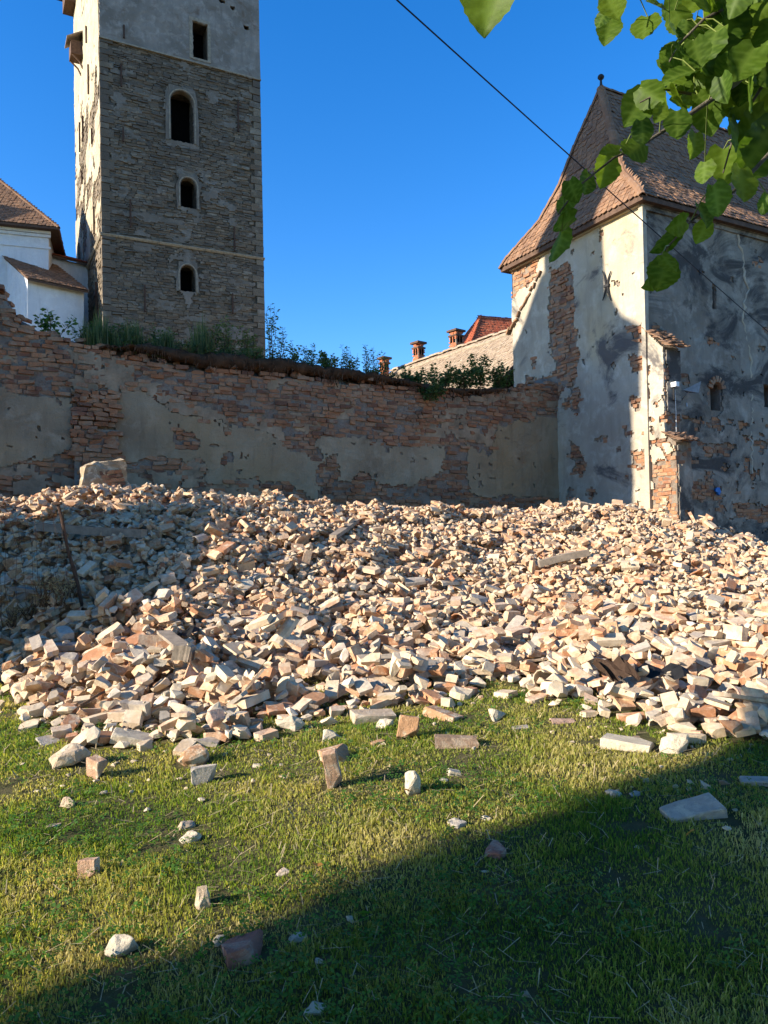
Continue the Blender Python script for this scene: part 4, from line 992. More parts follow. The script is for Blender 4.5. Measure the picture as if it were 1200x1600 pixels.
def build_gate():
    S3 = Vector((SD.x, SD.y, 0)); Q3 = Vector((-SD.y, SD.x, 0)); Vz = Vector((0, 0, 1)); te = math.tan(SUN_EL)
    a0 = -6.0; dist = 11-a0
    t = thing('gate_tower', 'gate tower with steep tiled roof at the far end of the town wall', 'tower', QA(a0-2, 16.5, .3))
    ze = 6.35+dist*te
    mb = MB(); q0, q1 = 14.4, 18.6
    prism_between(mb, [QA(a0, q0, -.3), QA(a0, q1, -.3), QA(a0-4, q1, -.3), QA(a0-4, q0, -.3)], [p+Vz*(ze+.3) for p in [QA(a0, q0), QA(a0, q1), QA(a0-4, q1), QA(a0-4, q0)]]); mb.build('wall', MAT['plaster_side'], t)
    def run(name, pts, mat, a, b):
        mb = MB(); prism_between(mb, [QA(a, q, z) for q, z in pts], [QA(b, q, z) for q, z in pts]); return mb.build(name, MAT[mat], t)
    run('skirt_roof', [(14.1, ze-.02), (14.6, ze+.30), (15.05, ze+1.0), (17.35, ze+2.0), (18.1, ze+.9), (18.85, ze-.02)], 'tile_mass', a0+.2, a0-4.2)
    run('upper_wall', [(15.12, ze+.9), (15.22, ze+6.5), (17.2, ze+6.5), (17.3, ze+.9)], 'plaster_side', a0-.6, a0-3.4)
    run('spire_roof', [(14.95, ze+6.4), (15.5, ze+8.6), (16.2, ze+11), (16.9, ze+8.6), (17.45, ze+6.4)], 'tile_mass', a0-.4, a0-3.6)
    an = thing('shade_shed', 'unseen shed with a sloping roof, added to shade the heap near the gate tower', 'shed', QA(a0-2, 10, .2))  # unseen, slope and gap shaped for the shade on the heap
    pts = [(9.4, -.3), (9.4, 3.0), (12.9, 5.1), (12.9, -.3)]
    mb = MB(); prism_between(mb, [QA(a0, q, z) for q, z in pts], [QA(a0-3.5, q, z) for q, z in pts]); mb.build('wall', MAT['plaster_side'], an)
    A, B, C = QA(a0+.2, 9.2, 2.9), QA(a0-3.7, 9.2, 2.9), QA(a0+.2, 12.95, 5.16); mb = MB(); prism_between(mb, [A, B, B+(C-A), C], [p+Vz*.08 for p in [A, B, B+(C-A), C]]); mb.build('roof_deck', MAT['brown_wood'], an)
    pieces('roof_tile', tile_plane(A+Vz*.08, B+Vz*.08, C+Vz*.08, .2, .2, 52), 'tile', an, 0, 'roof_tiling')
    # low barn out of view, its wide roof added to shade the lawn
    d3, m3 = Vector((.813, .582, 0)), Vector((.582, -.813, 0)); zo = 5.2; off = -S3*(zo/te)
    G = lambda d, m, z=0: d3*d+m3*m+off+Vector((0, 0, z))
    h = thing('shade_barn', 'barn, unseen, its overhanging tiled roof added to shade the lawn', 'shade_barn', G(2.5, -.6, -.4))
    d0, d1, mo, mi = -3.0, 7.3, -2.78, .9
    mb = MB(); prism_between(mb, [G(d0+.5, -1.0, -.6), G(d1-2.2, -1.0, -.6), G(d1-2.2, mi-.2, -.6), G(d0+.5, mi-.2, -.6)], [G(d0+.5, -1.0, zo+.02), G(d1-2.2, -1.0, zo+.02), G(d1-2.2, mi-.2, zo+.1), G(d0+.5, mi-.2, zo+.1)]); mb.build('wall', MAT['plaster_side'], h)
    A, B, C = G(d0, mo-.12, zo), G(d1, mo+.38, zo), G(d0, mi-.12, zo+.25); mb = MB(); prism_between(mb, [A, B, B+(C-A), C], [p-Vz*.12 for p in [A, B, B+(C-A), C]]); mb.build('roof_deck', MAT['brown_wood'], h)
    pieces('roof_tile', tile_plane(A, B, C, .2, .2, 53), 'tile', h, 0, 'roof_tiling')
    for k in range(5):
        d = d0+.8+k*1.3; mb = MB(); mb.tube([G(d, -1.0, 3.4), G(d, -2.4, zo-.15)], .06, 6); mb.build('brace', MAT['brown_wood'], h)
    # creeper added to break up the shadow edge of that roof
    rg = np.random.default_rng(88); n = 2600; f = rg.random(n); w = .05+.34*fbm(f*16, f*0, 90, 3)**1.5; e0, e1 = np.array(A), np.array(B)
    p = e0+(e1-e0)*f[:, None]+np.array(m3)*(rg.random(n)*.3-rg.random(n)*w)[:, None]+np.array([0, 0, 1])*(rg.normal(0, .05, n)+.02)[:, None]; dd = rg.normal(0, 1, (n, 3))
    V, T = leaf_quads(p, dd, rg.uniform(.06, .12, n), .8, rg); cr = thing('shade_creeper', 'leafy creeper added, unseen, to break the shadow edge of the barn roof', 'shade_creeper', (A+B)/2); mobj('foliage', tris_mesh('foliage', V, T, {'rnd': np.repeat(rg.random(n), 4)}), MAT['sapling'], cr)
    mb = MB(); mb.tube([A.lerp(B, k/30)+m3*(.1+.05*math.sin(k*2.1))+Vz*(.05+.03*math.sin(k*3.3)) for k in range(31)], .012, 5); mb.build('stem', MAT['root'], cr)
build_gate()
# ================================================================ RUBBLE HEAP
CELL = .03; X0, X1, Y0, Y1 = -10.5, 11.5, 2.2, 19.8
nx, ny = int((X1-X0)/CELL), int((Y1-Y0)/CELL)
HXs, HYs = X0+(np.arange(nx)+.5)*CELL, Y0+(np.arange(ny)+.5)*CELL
hx, hy = np.meshgrid(HXs, HYs)
HP = heap(hx, hy); G0 = ground(hx, hy); INH = HP > G0+.02
HF = np.where(INH, HP-np.clip((HP-G0)*.5, .04, .30), G0).copy(); ID = np.full(HF.shape, -1, np.int32)
# bed of brick dust under the pieces
st = 6; bx, by = hx[::st, ::st], hy[::st, ::st]; bz = np.where(INH[::st, ::st], HF[::st, ::st]-.01, G0[::st, ::st]-.08)
Wb = bx.shape[1]; ib = np.arange(bx.size).reshape(bx.shape); Qb = np.stack([ib[:-1, :-1], ib[:-1, 1:], ib[1:, 1:], ib[1:, :-1]], -1).reshape(-1, 4)
tag(mobj('rubble_bed', tris_mesh('rubble_bed', np.stack([bx, by, bz], -1).reshape(-1, 3), Qb, smooth=True), MAT['rubble_bed']), kind='structure')
def slab(Rm, dims, cx, cy):
    """cells covered by an oriented box at (cx, cy, 0) and its lower and upper height in each"""
    ext = (np.abs(Rm) @ dims)/2
    i0, i1 = int((cx-ext[0]-X0)/CELL), int((cx+ext[0]-X0)/CELL)+1; j0, j1 = int((cy-ext[1]-Y0)/CELL), int((cy+ext[1]-Y0)/CELL)+1
    i0, j0 = max(i0, 0), max(j0, 0); i1, j1 = min(i1, nx), min(j1, ny)
    if i1-i0 < 1 or j1-j0 < 1: return None
    dx = (HXs[i0:i1]-cx)[None, :]; dy = (HYs[j0:j1]-cy)[:, None]
    lo = np.full((j1-j0, i1-i0), -9.); hi = -lo
    for k in range(3):
        a, b, c = Rm[0, k], Rm[1, k], Rm[2, k]; base = a*dx+b*dy; hd = dims[k]/2
        if abs(c) < 1e-4: bad = np.abs(base) > hd; lo = np.where(bad, 9, lo); continue
        t1 = (-hd-base)/c; t2 = (hd-base)/c
        lo = np.maximum(lo, np.minimum(t1, t2)); hi = np.minimum(hi, np.maximum(t1, t2))
    m = lo < hi
    if not m.any(): return None
    return slice(j0, j1), slice(i0, i1), m, lo, hi
PIECES = []      # kind, variant, rotation, dims, position, random
rsd = np.random.default_rng(5)
def local_normal(cx, cy, rad):
    k = max(1, int(rad/CELL)); i, j = int((cx-X0)/CELL), int((cy-Y0)/CELL)
    if not (k <= i < nx-k and k <= j < ny-k): return np.array([0, 0, 1.])
    g = np.array([HF[j, i-k]-HF[j, i+k], HF[j-k, i]-HF[j+k, i], 2*k*CELL]); g[:2] = np.clip(g[:2], -1.3*g[2], 1.3*g[2]); return g/np.linalg.norm(g)
def rest(kind, var, dims, cx, cy, n, yaw, q=.90, rnd=None, flip=None):
    z = np.asarray(n, float); z = z/np.linalg.norm(z); x = np.array([math.cos(yaw), math.sin(yaw), 0.]); x = x-z*x.dot(z); x /= np.linalg.norm(x); y = np.cross(z, x)
    Rm = np.stack([x, y, z], 1)
    if flip is not None: Rm = Rm @ flip
    s = slab(Rm, dims, cx, cy)
    if s is None: return None
    js, is_, m, lo, hi = s; need = (HF[js, is_]-lo)[m]
    z0 = np.quantile(need, q); return (z0, Rm, s)
FL = [np.eye(3), np.array([[1, 0, 0], [0, 0, -1], [0, 1, 0.]]), np.array([[0, 0, 1], [0, 1, 0], [-1, 0, 0.]])]
def commit(kind, var, dims, cx, cy, r, rnd):
    z0, Rm, (js, is_, m, lo, hi) = r; n = len(PIECES)
    top = np.where(m, z0+hi, -9); sub = HF[js, is_]; up = top > sub; sub[up] = top[up]; ID[js, is_][up] = n
    PIECES.append([kind, var, Rm, np.array(dims), np.array([cx, cy, z0]), rnd]); return n
SLN = np.array([0, -.22, .97])
def deposit(n, gen, where):
    for k in range(n):
        cx, cy = where(); kind, var, dims = gen(); dims = dims*(1 if max(dims) < .055 else np.interp(cy, (7, 9.5, 14), (1.22, 1.08, .95))); best = None
        for c in range(2):
            x, y = cx+rsd.normal(0, .06), cy+rsd.normal(0, .06)
            nn = local_normal(x, y, max(dims)*.45)*.6+.4*SLN+rsd.normal(0, .12, 3)*(1 if rsd.random() < .8 else 2.8)
            nn[2] = max(nn[2], .12); fl = FL[0] if rsd.random() < .87 else FL[1] if rsd.random() < .75 else FL[2]
            r = rest(kind, var, dims, x, y, nn, rsd.uniform(0, 6.283), .86, flip=fl)
            if r is None: continue
            h = r[0]
            if best is None or h < best[0]: best = (h, r, x, y)
        if best is None: continue
        commit(kind, var, dims, best[2], best[3], best[1], float(rsd.random()))
# sampling positions in the heap: denser where the heap is near
cand = np.argwhere(INH); cw = np.ones(len(cand))
wx, wy, wz = proj(np.stack([hx[INH], hy[INH], HP[INH]], -1)); inview = (wx > -480) & (wx < 1700) & ((wx > -160) & (wx < 1360) | (rsd.random(len(wx)) < .6))
side_d = (hx[INH]-CX)*NR.x+(hy[INH]-CY)*NR.y; front_d = (hx[INH]-CX)*NL.x+(hy[INH]-CY)*NL.y
wall_d = (hx[INH]-J.x)*NR.x+(hy[INH]-J.y)*NR.y
ok = inview & ~((side_d < .1) & (front_d < .1)) & ((wall_d > .1) | (front_d < 0) & (side_d > 0))
cand = cand[ok]
def where_heap():
    for k in range(12):
        j, i = cand[rsd.integers(len(cand))]
        if HF[j, i] < HP[j, i]+FILL[0]: break
    return HXs[i]+rsd.uniform(-.015, .015), HYs[j]+rsd.uniform(-.015, .015)
FILL = [.0]
def g_brick():
    u = rsd.random()
    if u < .20: return 'brick', int(rsd.integers(9)), np.array([.245, .12, .058])*rsd.uniform(.72, 1.05)
    if u < .86: return 'half', int(rsd.integers(10)), np.array([rsd.uniform(.06, .17), rsd.uniform(.05, .12), rsd.uniform(.022, .055)])
    if u < .88: return 'rtile', int(rsd.integers(3)), np.array([rsd.uniform(.16, .32), .17, .075])
    if u < .92: return 'flat_tile', int(rsd.integers(5)), np.array([.17, rsd.uniform(.18, .34), .018])
    return 'lump', int(rsd.integers(10)), np.array([rsd.uniform(.06, .14), rsd.uniform(.05, .11), rsd.uniform(.035, .07)])
deposit(16500, g_brick, where_heap); FILL[0] = .05
def g_small():
    s = rsd.uniform(.035, .085); return ('lump' if rsd.random() < .55 else 'half'), int(rsd.integers(10)), np.array([s*rsd.uniform(1, 1.6), s, s*rsd.uniform(.5, .8)])
deposit(10500, g_small, where_heap)
def g_last():
    u = rsd.random()
    if u < .55: return 'brick', int(rsd.integers(9)), np.array([.26, .13, .062])*rsd.uniform(.85, 1.05)
    return 'half', int(rsd.integers(10)), np.array([rsd.uniform(.13, .22), .135, .068])
deposit(260, g_last, where_heap)
NH = len(PIECES)
# debris spilling on to the grass along the foot of the heap
def foot(dmin, dmax, p=1.6):
    while True:
        x = rsd.uniform(-200, 1400); fy = np.interp(x, FX, FY); r = (x-600)/1200; Df = 1.6/((fy-YH(x))/1200+.03+.035*r)
        D = Df+.02-(dmin+(dmax-dmin)*rsd.random()**p); X = r*D
        if D > 2.3: return X, D
deposit(800, lambda: (lambda s: (('lump' if rsd.random() < .6 else 'half'), int(rsd.integers(10)), np.array([s*rsd.uniform(1, 1.7), s, s*.6])))(rsd.uniform(.03, .09)), lambda: foot(0, 1.7, 1.3))
deposit(460, g_brick, lambda: foot(-.25, 1.35, 1.9))
deposit(300, lambda: (('half', 'brick', 'flat_tile')[int(rsd.integers(3))], int(rsd.integers(5)), np.array([rsd.uniform(.08, .2), rsd.uniform(.06, .13), rsd.uniform(.02, .045)])), lambda: foot(.0, 2.0, 1.5))
deposit(420, lambda: (lambda s: (('lump', 'half')[int(rsd.integers(2))], int(rsd.integers(10)), np.array([s*rsd.uniform(1.1, 1.9), s, s*.62])))(rsd.uniform(.05, .095)), lambda: foot(.1, 1.9, 1.5))
deposit(700, lambda: (lambda s: ('lump', int(rsd.integers(10)), np.array([s*rsd.uniform(1, 1.7), s, s*.6])))(rsd.uniform(.012, .035)), lambda: foot(0, 3.2, 1.8))
# ---- single pieces lying on the lawn, each read from the photograph (x, y of its foot, width in px, kind, ...)
SOLO = [
 (385, 1500, 66, 'half', 'red', .3, 0, 'reddish half brick lying in shaded grass beside a white plaster chip'),
 (341, 1476, 30, 'lump', 'pale', .8, 0, 'small white plaster chip next to the reddish half brick'),
 (187, 1494, 58, 'lump', 'pale', .2, 0, 'rough pale mortar lump at the edge of the shade on the lawn'),
 (139, 1372, 30, 'half', 'brick', 1.4, 2, 'broken brick standing on end alone in sunlit grass'),
 (316, 1420, 36, 'lump', 'dust', .4, 2, 'pointed dusty lump of masonry upright in the grass near the shade edge'),
 (233, 1422, 18, 'lump', 'dust', .4, 0, 'tiny dusty pebble beside the pointed lump in the grass'),
 (298, 1316, 34, 'lump', 'pale', .1, 0, 'flat pale stone chip lying against a slightly smaller chip in the grass'),
 (290, 1296, 30, 'lump', 'dust', .5, 0, 'smaller dusty chip touching the flat pale stone chip'),
 (1083, 1284, 90, 'brick', 'grey', .35, 0, 'large pale grey brick lying whole in the shaded grass'),
 (778, 1338, 40, 'half', 'red', 1.0, 0, 'dull pink brick piece sunk in the dark shaded grass'),
 (578, 1340, 42, 'flat_tile', 'dust', .5, 0, 'thin pointed tile shard in dry grass at the shade edge'),
 (645, 1243, 40, 'lump', 'pale', .3, 2, 'cream pointed stone standing in the sunlit grass'),
 (527, 1192, 48, 'half', 'orange', .2, 0, 'orange brick end lying behind an upright splinter of brick'),
 (520, 1232, 24, 'half', 'brick', 1.5, 3, 'tall splinter of brick standing upright with a long shadow'),
 (637, 1158, 36, 'half', 'orange', 1.5, 2, 'square orange brick face set upright in the grass'),
 (583, 1132, 66, 'brick', 'dust', .25, 0, 'flat dusty brick with scraped top lying in the grass'),
 (692, 1128, 58, 'brick', 'orange', 2.4, 0, 'long brick tilted diagonally with a dark shadow beside it'),
 (712, 1172, 66, 'rtile', 'brown', .2, 0, 'broken hollow roof tile showing its dark inside'),
 (207, 1170, 64, 'brick', 'pale', .1, 0, 'smooth pale brick slab lying alone below the foot of the heap'),
 (203, 1140, 60, 'brick', 'dust', 2.6, 0, 'squarish dusty slab at the foot of the heap'),
 (320, 1226, 40, 'half', 'grey', .05, 1, 'grey pitted block standing against a rounded lump'),
 (300, 1200, 54, 'lump', 'orange', .2, 0, 'rounded lump of brick behind the grey pitted block'),
 (456, 1146, 38, 'lump', 'pale', .7, 0, 'white mortar lump beside a row of brick pieces'),
 (514, 1160, 36, 'lump', 'pale', .5, 0, 'crumbly white lump between mortar lumps and a flat brick'),
 (980, 1176, 74, 'brick', 'pale', 2.75, 0, 'large cream brick lying against a brown tile'),
 (1012, 1158, 54, 'flat_tile', 'brown', 2.5, 0, 'brown roof tile resting on cream masonry pieces'),
 (1053, 1178, 52, 'lump', 'pale', .2, 0, 'cream masonry lump beside the brown roof tile'),
 (1040, 1140, 50, 'rtile', 'dust', .3, 0, 'dusty curved tile behind the cream masonry pieces'),
 (1178, 1124, 66, 'rtile', 'pink', .15, 0, 'pinkish curved roof tile at the right foot of the heap'),
 (1176, 1142, 74, 'flat_tile', 'dust', 1.6, 0, 'flat pale tile under the pinkish curved roof tile'),
 (1187, 1230, 54, 'brick', 'grey', 2.7, 0, 'grey slab half in shade beside an orange brick chip'),
 (1118, 1214, 46, 'flat_tile', 'dust', 1.5, 0, 'thin dusty tile strip in the grass near the grey slab'),
 (1103, 1234, 18, 'lump', 'pale', .3, 2, 'small white upright chip near the large grey brick'),
 (1131, 1228, 22, 'lump', 'orange', .3, 0, 'small orange brick chip beside the grey slab'),
 (822, 1146, 36, 'flat_tile', 'grey', .4, 0, 'grey flat tile piece lying in bright grass'),
 (878, 1132, 36, 'rtile', 'pink', .2, 0, 'small pinkish tile fragment in bright grass'),
 (853, 1088, 40, 'rtile', 'dust', .9, 0, 'dusty tile fragment propped at the edge of the grass'),
 (992, 1102, 58, 'flat_tile', 'dust', 2.5, 0, 'long dusty tile sloping towards the lawn below dark metal sheets'),
 (1063, 1106, 52, 'flat_tile', 'dust', 1.6, 0, 'pale tile lying flat in the grass below the black roofing sheet'),
 (962, 1086, 34, 'lump', 'pale', .4, 0, 'small cream lump beside the long dusty tile'),
 (750, 1240, 32, 'flat_tile', 'pink', .7, 0, 'pinkish flat tile chip in grass near the shade'),
 (712, 1292, 28, 'half', 'grey', 2.3, 0, 'narrow grey splinter of stone in the shade edge'),
 (758, 1282, 20, 'lump', 'grey', .3, 0, 'small grey crumb next to the narrow splinter'),
 (712, 1212, 26, 'half', 'pale', .2, 0, 'small white block in sunlit grass'),
 (693, 1222, 18, 'lump', 'pale', .2, 0, 'tiny white crumb beside the small white block'),
 (152, 1218, 34, 'half', 'brick', 1.0, 2, 'brick stub with a pale end standing in the grass'),
 (110, 1202, 60, 'lump', 'dust', .3, 0, 'long flat dusty stone near the brick stub'),
 (80, 1166, 40, 'flat_tile', 'grey', .8, 0, 'dark triangular tile shard lying in the grass'),
 (106, 1262, 34, 'lump', 'dust', .2, 0, 'low dusty lump split in two in the left lawn'),
 (84, 1294, 22, 'half', 'pink', .4, 0, 'small pink brick crumb below the split lump'),
 (58, 1238, 16, 'lump', 'pale', .4, 0, 'round cream pebble left of the brick stub'),
 (440, 1368, 26, 'lump', 'pink', .3, 0, 'pinkish lump half hidden in dry grass'),
 (755, 1364, 18, 'lump', 'pale', .3, 0, 'white chip in deep shade beside the dull pink brick'),
 (820, 1560, 30, 'lump', 'tan', .3, 0, 'tan stone in the darkest grass'),
 (492, 1584, 36, 'lump', 'pale', .3, 0, 'white lump in the dark grass far from the heap'),
 (960, 1246, 28, 'lump', 'grey', .3, 0, 'grey crumbly lump in the shaded grass'),
 (992, 1244, 24, 'lump', 'grey', .9, 0, 'smaller grey lump beside the crumbly one in shade'),
 (465, 1470, 32, 'lump', 'grey', .3, 0, 'flat grey chip in the shaded grass right of the half brick'),
 (500, 1506, 28, 'lump', 'pale', .1, 0, 'flat white sliver in dark grass'),
 (548, 1440, 16, 'lump', 'pale', .6, 2, 'tiny cream chip standing at the shade edge'),
 (402, 1200, 20, 'lump', 'pale', .6, 0, 'small cream crumb in bright olive grass'),
 (590, 1165, 22, 'half', 'orange', .3, 0, 'small orange brick bit in front of the flat dusty brick'),
 (600, 1140, 30, 'lump', 'pale', .4, 0, 'crumbling pale lump leaning on the flat dusty brick'),
 (775, 1128, 36, 'lump', 'pale', .9, 0, 'cream rubble lump beside the long tilted brick'),
 (340, 1158, 30, 'half', 'pink', .6, 0, 'pink brick end near the foot of the heap'),
 (1000, 1325, 18, 'lump', 'pale', .3, 0, 'white chip in the shaded grass beyond the large grey brick'),
 (1010, 1362, 16, 'lump', 'grey', .3, 0, 'small grey chip in dark grass'),
]
TONE = {'red': (.36, .15, .105), 'pale': (.58, .49, .365), 'dust': (.52, .39, .27), 'brick': (.46, .28, .18), 'grey': (.46, .40, .335), 'orange': (.47, .26, .14), 'brown': (.30, .20, .13), 'pink': (.48, .31, .23), 'tan': (.38, .29, .19)}
TMAT = {}
for k_, c_ in TONE.items():
    m = M_('loose_%s_masonry' % k_); p = m.pos(); c = m.mix(m.ramp(m.noise(18, 6, .65, p), [(.38, 0), (.66, 1)]), tuple(x*.8 for x in c_), c_)
    c = m.mix(m.ramp(m.noise(9, 7, .7, p, .5), [(.5, 0), (.62, .85 if k_ not in ('red', 'brown') else .35)]), c, (.60, .51, .38)); c = m.mix(m.ramp(m.noise(60, 4, .7, p), [(.6, 0), (.72, .6)]), c, tuple(x*.45 for x in c_))
    m.color(c); m.bump(m.math('ADD', m.noise(25, 7, .7, p), m.math('MULTIPLY', m.noise(110, 4, .7, p), .4)), .8, .018); TMAT[k_] = m.m
ASP = {'half': (1, .78, .5), 'brick': (1, .52, .26), 'lump': (1, .75, .6), 'flat_tile': (.62, 1, .07), 'rtile': (1, .72, .36)}
def rough_mesh(kind, var, dims, seed):
    """finer, chipped version of a chunk for a piece seen close up"""
    V, T = VAR[kind][var]; bm = bmesh.new(); vs = [bm.verts.new(v) for v in V]
    for t in T: bm.faces.new([vs[i] for i in t])
    for v in bm.verts: v.co = Vector((v.co.x*dims[0], v.co.y*dims[1], v.co.z*dims[2]))
    if kind != 'rtile':
        for e in bm.edges: e.smooth = True
        s = min(dims)
        bmesh.ops.bevel(bm, geom=bm.edges[:], offset=s*.07, segments=1, affect='EDGES', clamp_overlap=True)
    bmesh.ops.triangulate(bm, faces=bm.faces)
    bmesh.ops.subdivide_edges(bm, edges=[e for e in bm.edges if e.calc_length() > max(dims)*.16], cuts=2, use_grid_fill=True); bmesh.ops.triangulate(bm, faces=bm.faces)
    from mathutils import noise as mn
    a = min(dims)*(.10 if kind == 'lump' else .05)
    for v in bm.verts:
        q = v.co*(2.6/max(dims))+Vector((seed*3.1, seed*1.7, 0)); v.co += Vector(mn.noise_vector(q))*a+Vector(mn.noise_vector(q*3.1))*a*.5
    bmesh.ops.recalc_face_normals(bm, faces=bm.faces); me = bpy.data.meshes.new(kind); bm.to_mesh(me); bm.free(); return me
NAME = {'half': 'broken_brick', 'brick': 'brick', 'lump': 'masonry_lump', 'flat_tile': 'roof_tile', 'rtile': 'curved_roof_tile'}
CATN = {'half': 'brick', 'brick': 'brick', 'lump': 'stone', 'flat_tile': 'tile', 'rtile': 'tile'}
for k, (x, y, w, kind, tone, yaw, fl, lab) in enumerate(SOLO):
    d = ray(x, y-w*.12); s = 4.
    for it in range(20):       # where the ray meets the lawn
        P = CO+d*s; s = s*(CO.z-float(ground(P.x, P.y)))/max(1e-3, CO.z-P.z) if P.z < CO.z else s
    P = CO+d*s; size = w/1200*s*(1.0 if fl in (0, 1) else 1.15)
    a = ASP[kind]; dims = np.array(a)*size/ (max(a[0], a[1]*.8))
    if kind == 'half' and fl == 3: dims = np.array([2.3, .8, .9])*size
    flm = [FL[0], FL[1], FL[2], FL[2]][fl]; var = k % len(VAR[kind]); n = local_normal(P.x, P.y, .1)+rsd.normal(0, .10, 3); n[2] = max(n[2], .5)
    r = rest(kind, var, dims, P.x, P.y, n, yaw+rsd.normal(0, .1), .55, flip=flm)
    if r is None: continue
    n_ = commit(kind, var, dims, P.x, P.y, r, .5); PIECES[n_][0] = None
    me = rough_mesh(kind, var, dims, k); o = mobj(NAME[kind], me, TMAT[tone]); o.matrix_world = Matrix.Translation((P.x, P.y, r[0]-.028)) @ Matrix(r[1].tolist()).to_4x4()
    tag(o, lab, CATN[kind], 'pieces of masonry lying on the lawn')

# ---- larger fallen things lying in the heap
def hgt(X, Y):
    i, j = int((X-X0)/CELL), int((Y-Y0)/CELL); return float(HF[min(max(j, 0), ny-1), min(max(i, 0), nx-1)])
def on_heap(x, y):
    d = ray(x, y); 
    for s in np.arange(3, 20, .03):
        P = CO+d*s
        if P.z < hgt(P.x, P.y): return P
    return CO+d*12
def plank(x0, y0, x1, y1, w, th, mat, label, name='plank', cat='plank', lift=.03, yaw_w=None):
    A, B = on_heap(x0, y0), on_heap(x1, y1); A.z = hgt(A.x, A.y)+lift; B.z = hgt(B.x, B.y)+lift; d = B-A; L = d.length; d.normalize()
    sd = d.cross(Vector((0, 0, 1))).normalized(); up = sd.cross(d); rs = random.Random(int(x0))
    bm = bmesh.new(); n = 8; rows = []
    for k in range(n+1):
        f = k/n; c = A.lerp(B, f)+up*.015*math.sin(3*f+x0); ww = w*(1-.06*rs.random()); j = (rs.uniform(-.03, .03) if k in (0, n) else 0)
        rows.append([bm.verts.new(c+sd*s*ww/2+up*t*th/2+d*j*s) for s, t in ((-1, -1), (1, -1), (1, 1), (-1, 1))])
    for a, b in zip(rows, rows[1:]):
        for i in range(4): bm.faces.new((a[i], a[(i+1) % 4], b[(i+1) % 4], b[i]))
    bm.faces.new(rows[0]); bm.faces.new(rows[-1][::-1])
    return tag(bm_obj(name, bm, MAT[mat]), label, cat)
plank(945, 771, 1062, 795, .16, .07, 'wood', 'long grey beam lying across the top of the heap to the buttress foot', 'beam', 'beam', .07)
plank(842, 890, 918, 872, .17, .10, 'wood', 'stout wooden beam lying in the sunlit middle of the heap', 'beam', 'beam', .08)
plank(256, 1003, 284, 1032, .15, .03, 'wood', 'smooth grey board sloping down beside black roofing sheet', lift=.06)
plank(276, 1046, 300, 1038, .15, .14, 'wood', 'weathered block of wood with cracked end grain in the heap', 'wood_block', 'wood block', .06)
plank(520, 846, 556, 824, .14, .06, 'wood', 'pale board stuck in the upper middle of the heap')
plank(60, 836, 225, 843, .13, .12, 'wood', 'thick shaded beam lying in the left part of the heap', 'beam', 'beam', .08)
plank(20, 938, 64, 930, .12, .05, 'wood', 'grey board in the shade behind the wire fence')
plank(124, 1112, 160, 1098, .03, .02, 'brown_wood', 'thin dark stick lying at the foot of the heap', 'stick', 'stick', .05)
def bent_sheet(x, y, w, h, yaw, mat, label, tilt=.5, name='roofing_sheet', cat='sheet'):
    P = on_heap(x, y); P.z = hgt(P.x, P.y)+.02; bm = bmesh.new(); n = 7; g = []
    for j in range(4):
        g.append([bm.verts.new((w*(i/n-.5), .10*math.sin(i/n*5+yaw)+.05*j, h*j/3+.03*math.sin(i*2.1+j))) for i in range(n+1)])
    for j in range(3):
        for i in range(n): bm.faces.new((g[j][i], g[j][i+1], g[j+1][i+1], g[j+1][i]))
    bmesh.ops.solidify(bm, geom=bm.faces[:], thickness=.012)
    o = bm_obj(name, bm, MAT[mat]); o.location = P; o.rotation_euler = (tilt, .1, yaw); return tag(o, label, cat)
bent_sheet(278, 1000, .42, .16, .1, 'black_sheet', 'black bent roofing sheet sticking out beside the grey board', -.6)
bent_sheet(1035, 1062, .42, .11, -.15, 'black_sheet', 'black roofing sheet curled at the right foot of the heap', -.3)
bent_sheet(978, 1066, .18, .17, .7, 'brown_wood', 'dark brown metal flashing standing at the right foot of the heap', -.2, 'metal_flashing', 'flashing')
bent_sheet(1000, 1074, .34, .10, -.5, 'zinc', 'bent grey metal strip beside the dark flashing', -.9, 'metal_strip', 'strip')
# the fallen block of wall
P = at(160, 752, 13.25); bm = bmesh.new(); bmesh.ops.create_cube(bm, size=1)
bmesh.ops.subdivide_edges(bm, edges=bm.edges[:], cuts=5, use_grid_fill=True)
from mathutils import noise as mn
for v in bm.verts:
    v.co = Vector((v.co.x*.86*(1-.25*v.co.z), v.co.y*.6, v.co.z*.55+.10*v.co.x)); v.co += Vector(mn.noise_vector(v.co*2.5))*.10+Vector(mn.noise_vector(v.co*8))*.045+Vector(mn.noise_vector(v.co*17))*.02
o = bm_obj('wall_fragment', bm, TMAT['tan']); o.location = (P.x, P.y, P.z+.10); o.rotation_euler = (.1, -.12, .55)
tag(o, 'big pale block of fallen masonry resting on top of the heap against the wall', 'masonry block')
rs = random.Random(8)
fb = bpy.data.objects['wall_fragment']; fb.scale = (.8, .8, .8)
for r_ in range(4):
    for c_ in range(3):
        q = bpy.data.objects.new('brick', var_mesh('brick', rs.randrange(9), 'wallbrick_single')); COL.objects.link(q); q.parent = fb
        q.matrix_basis = Matrix.Translation((.02+c_*.15-.02*r_, -.27, -.2+r_*.09)) @ Matrix.Diagonal((.15, .12, .08, 1))

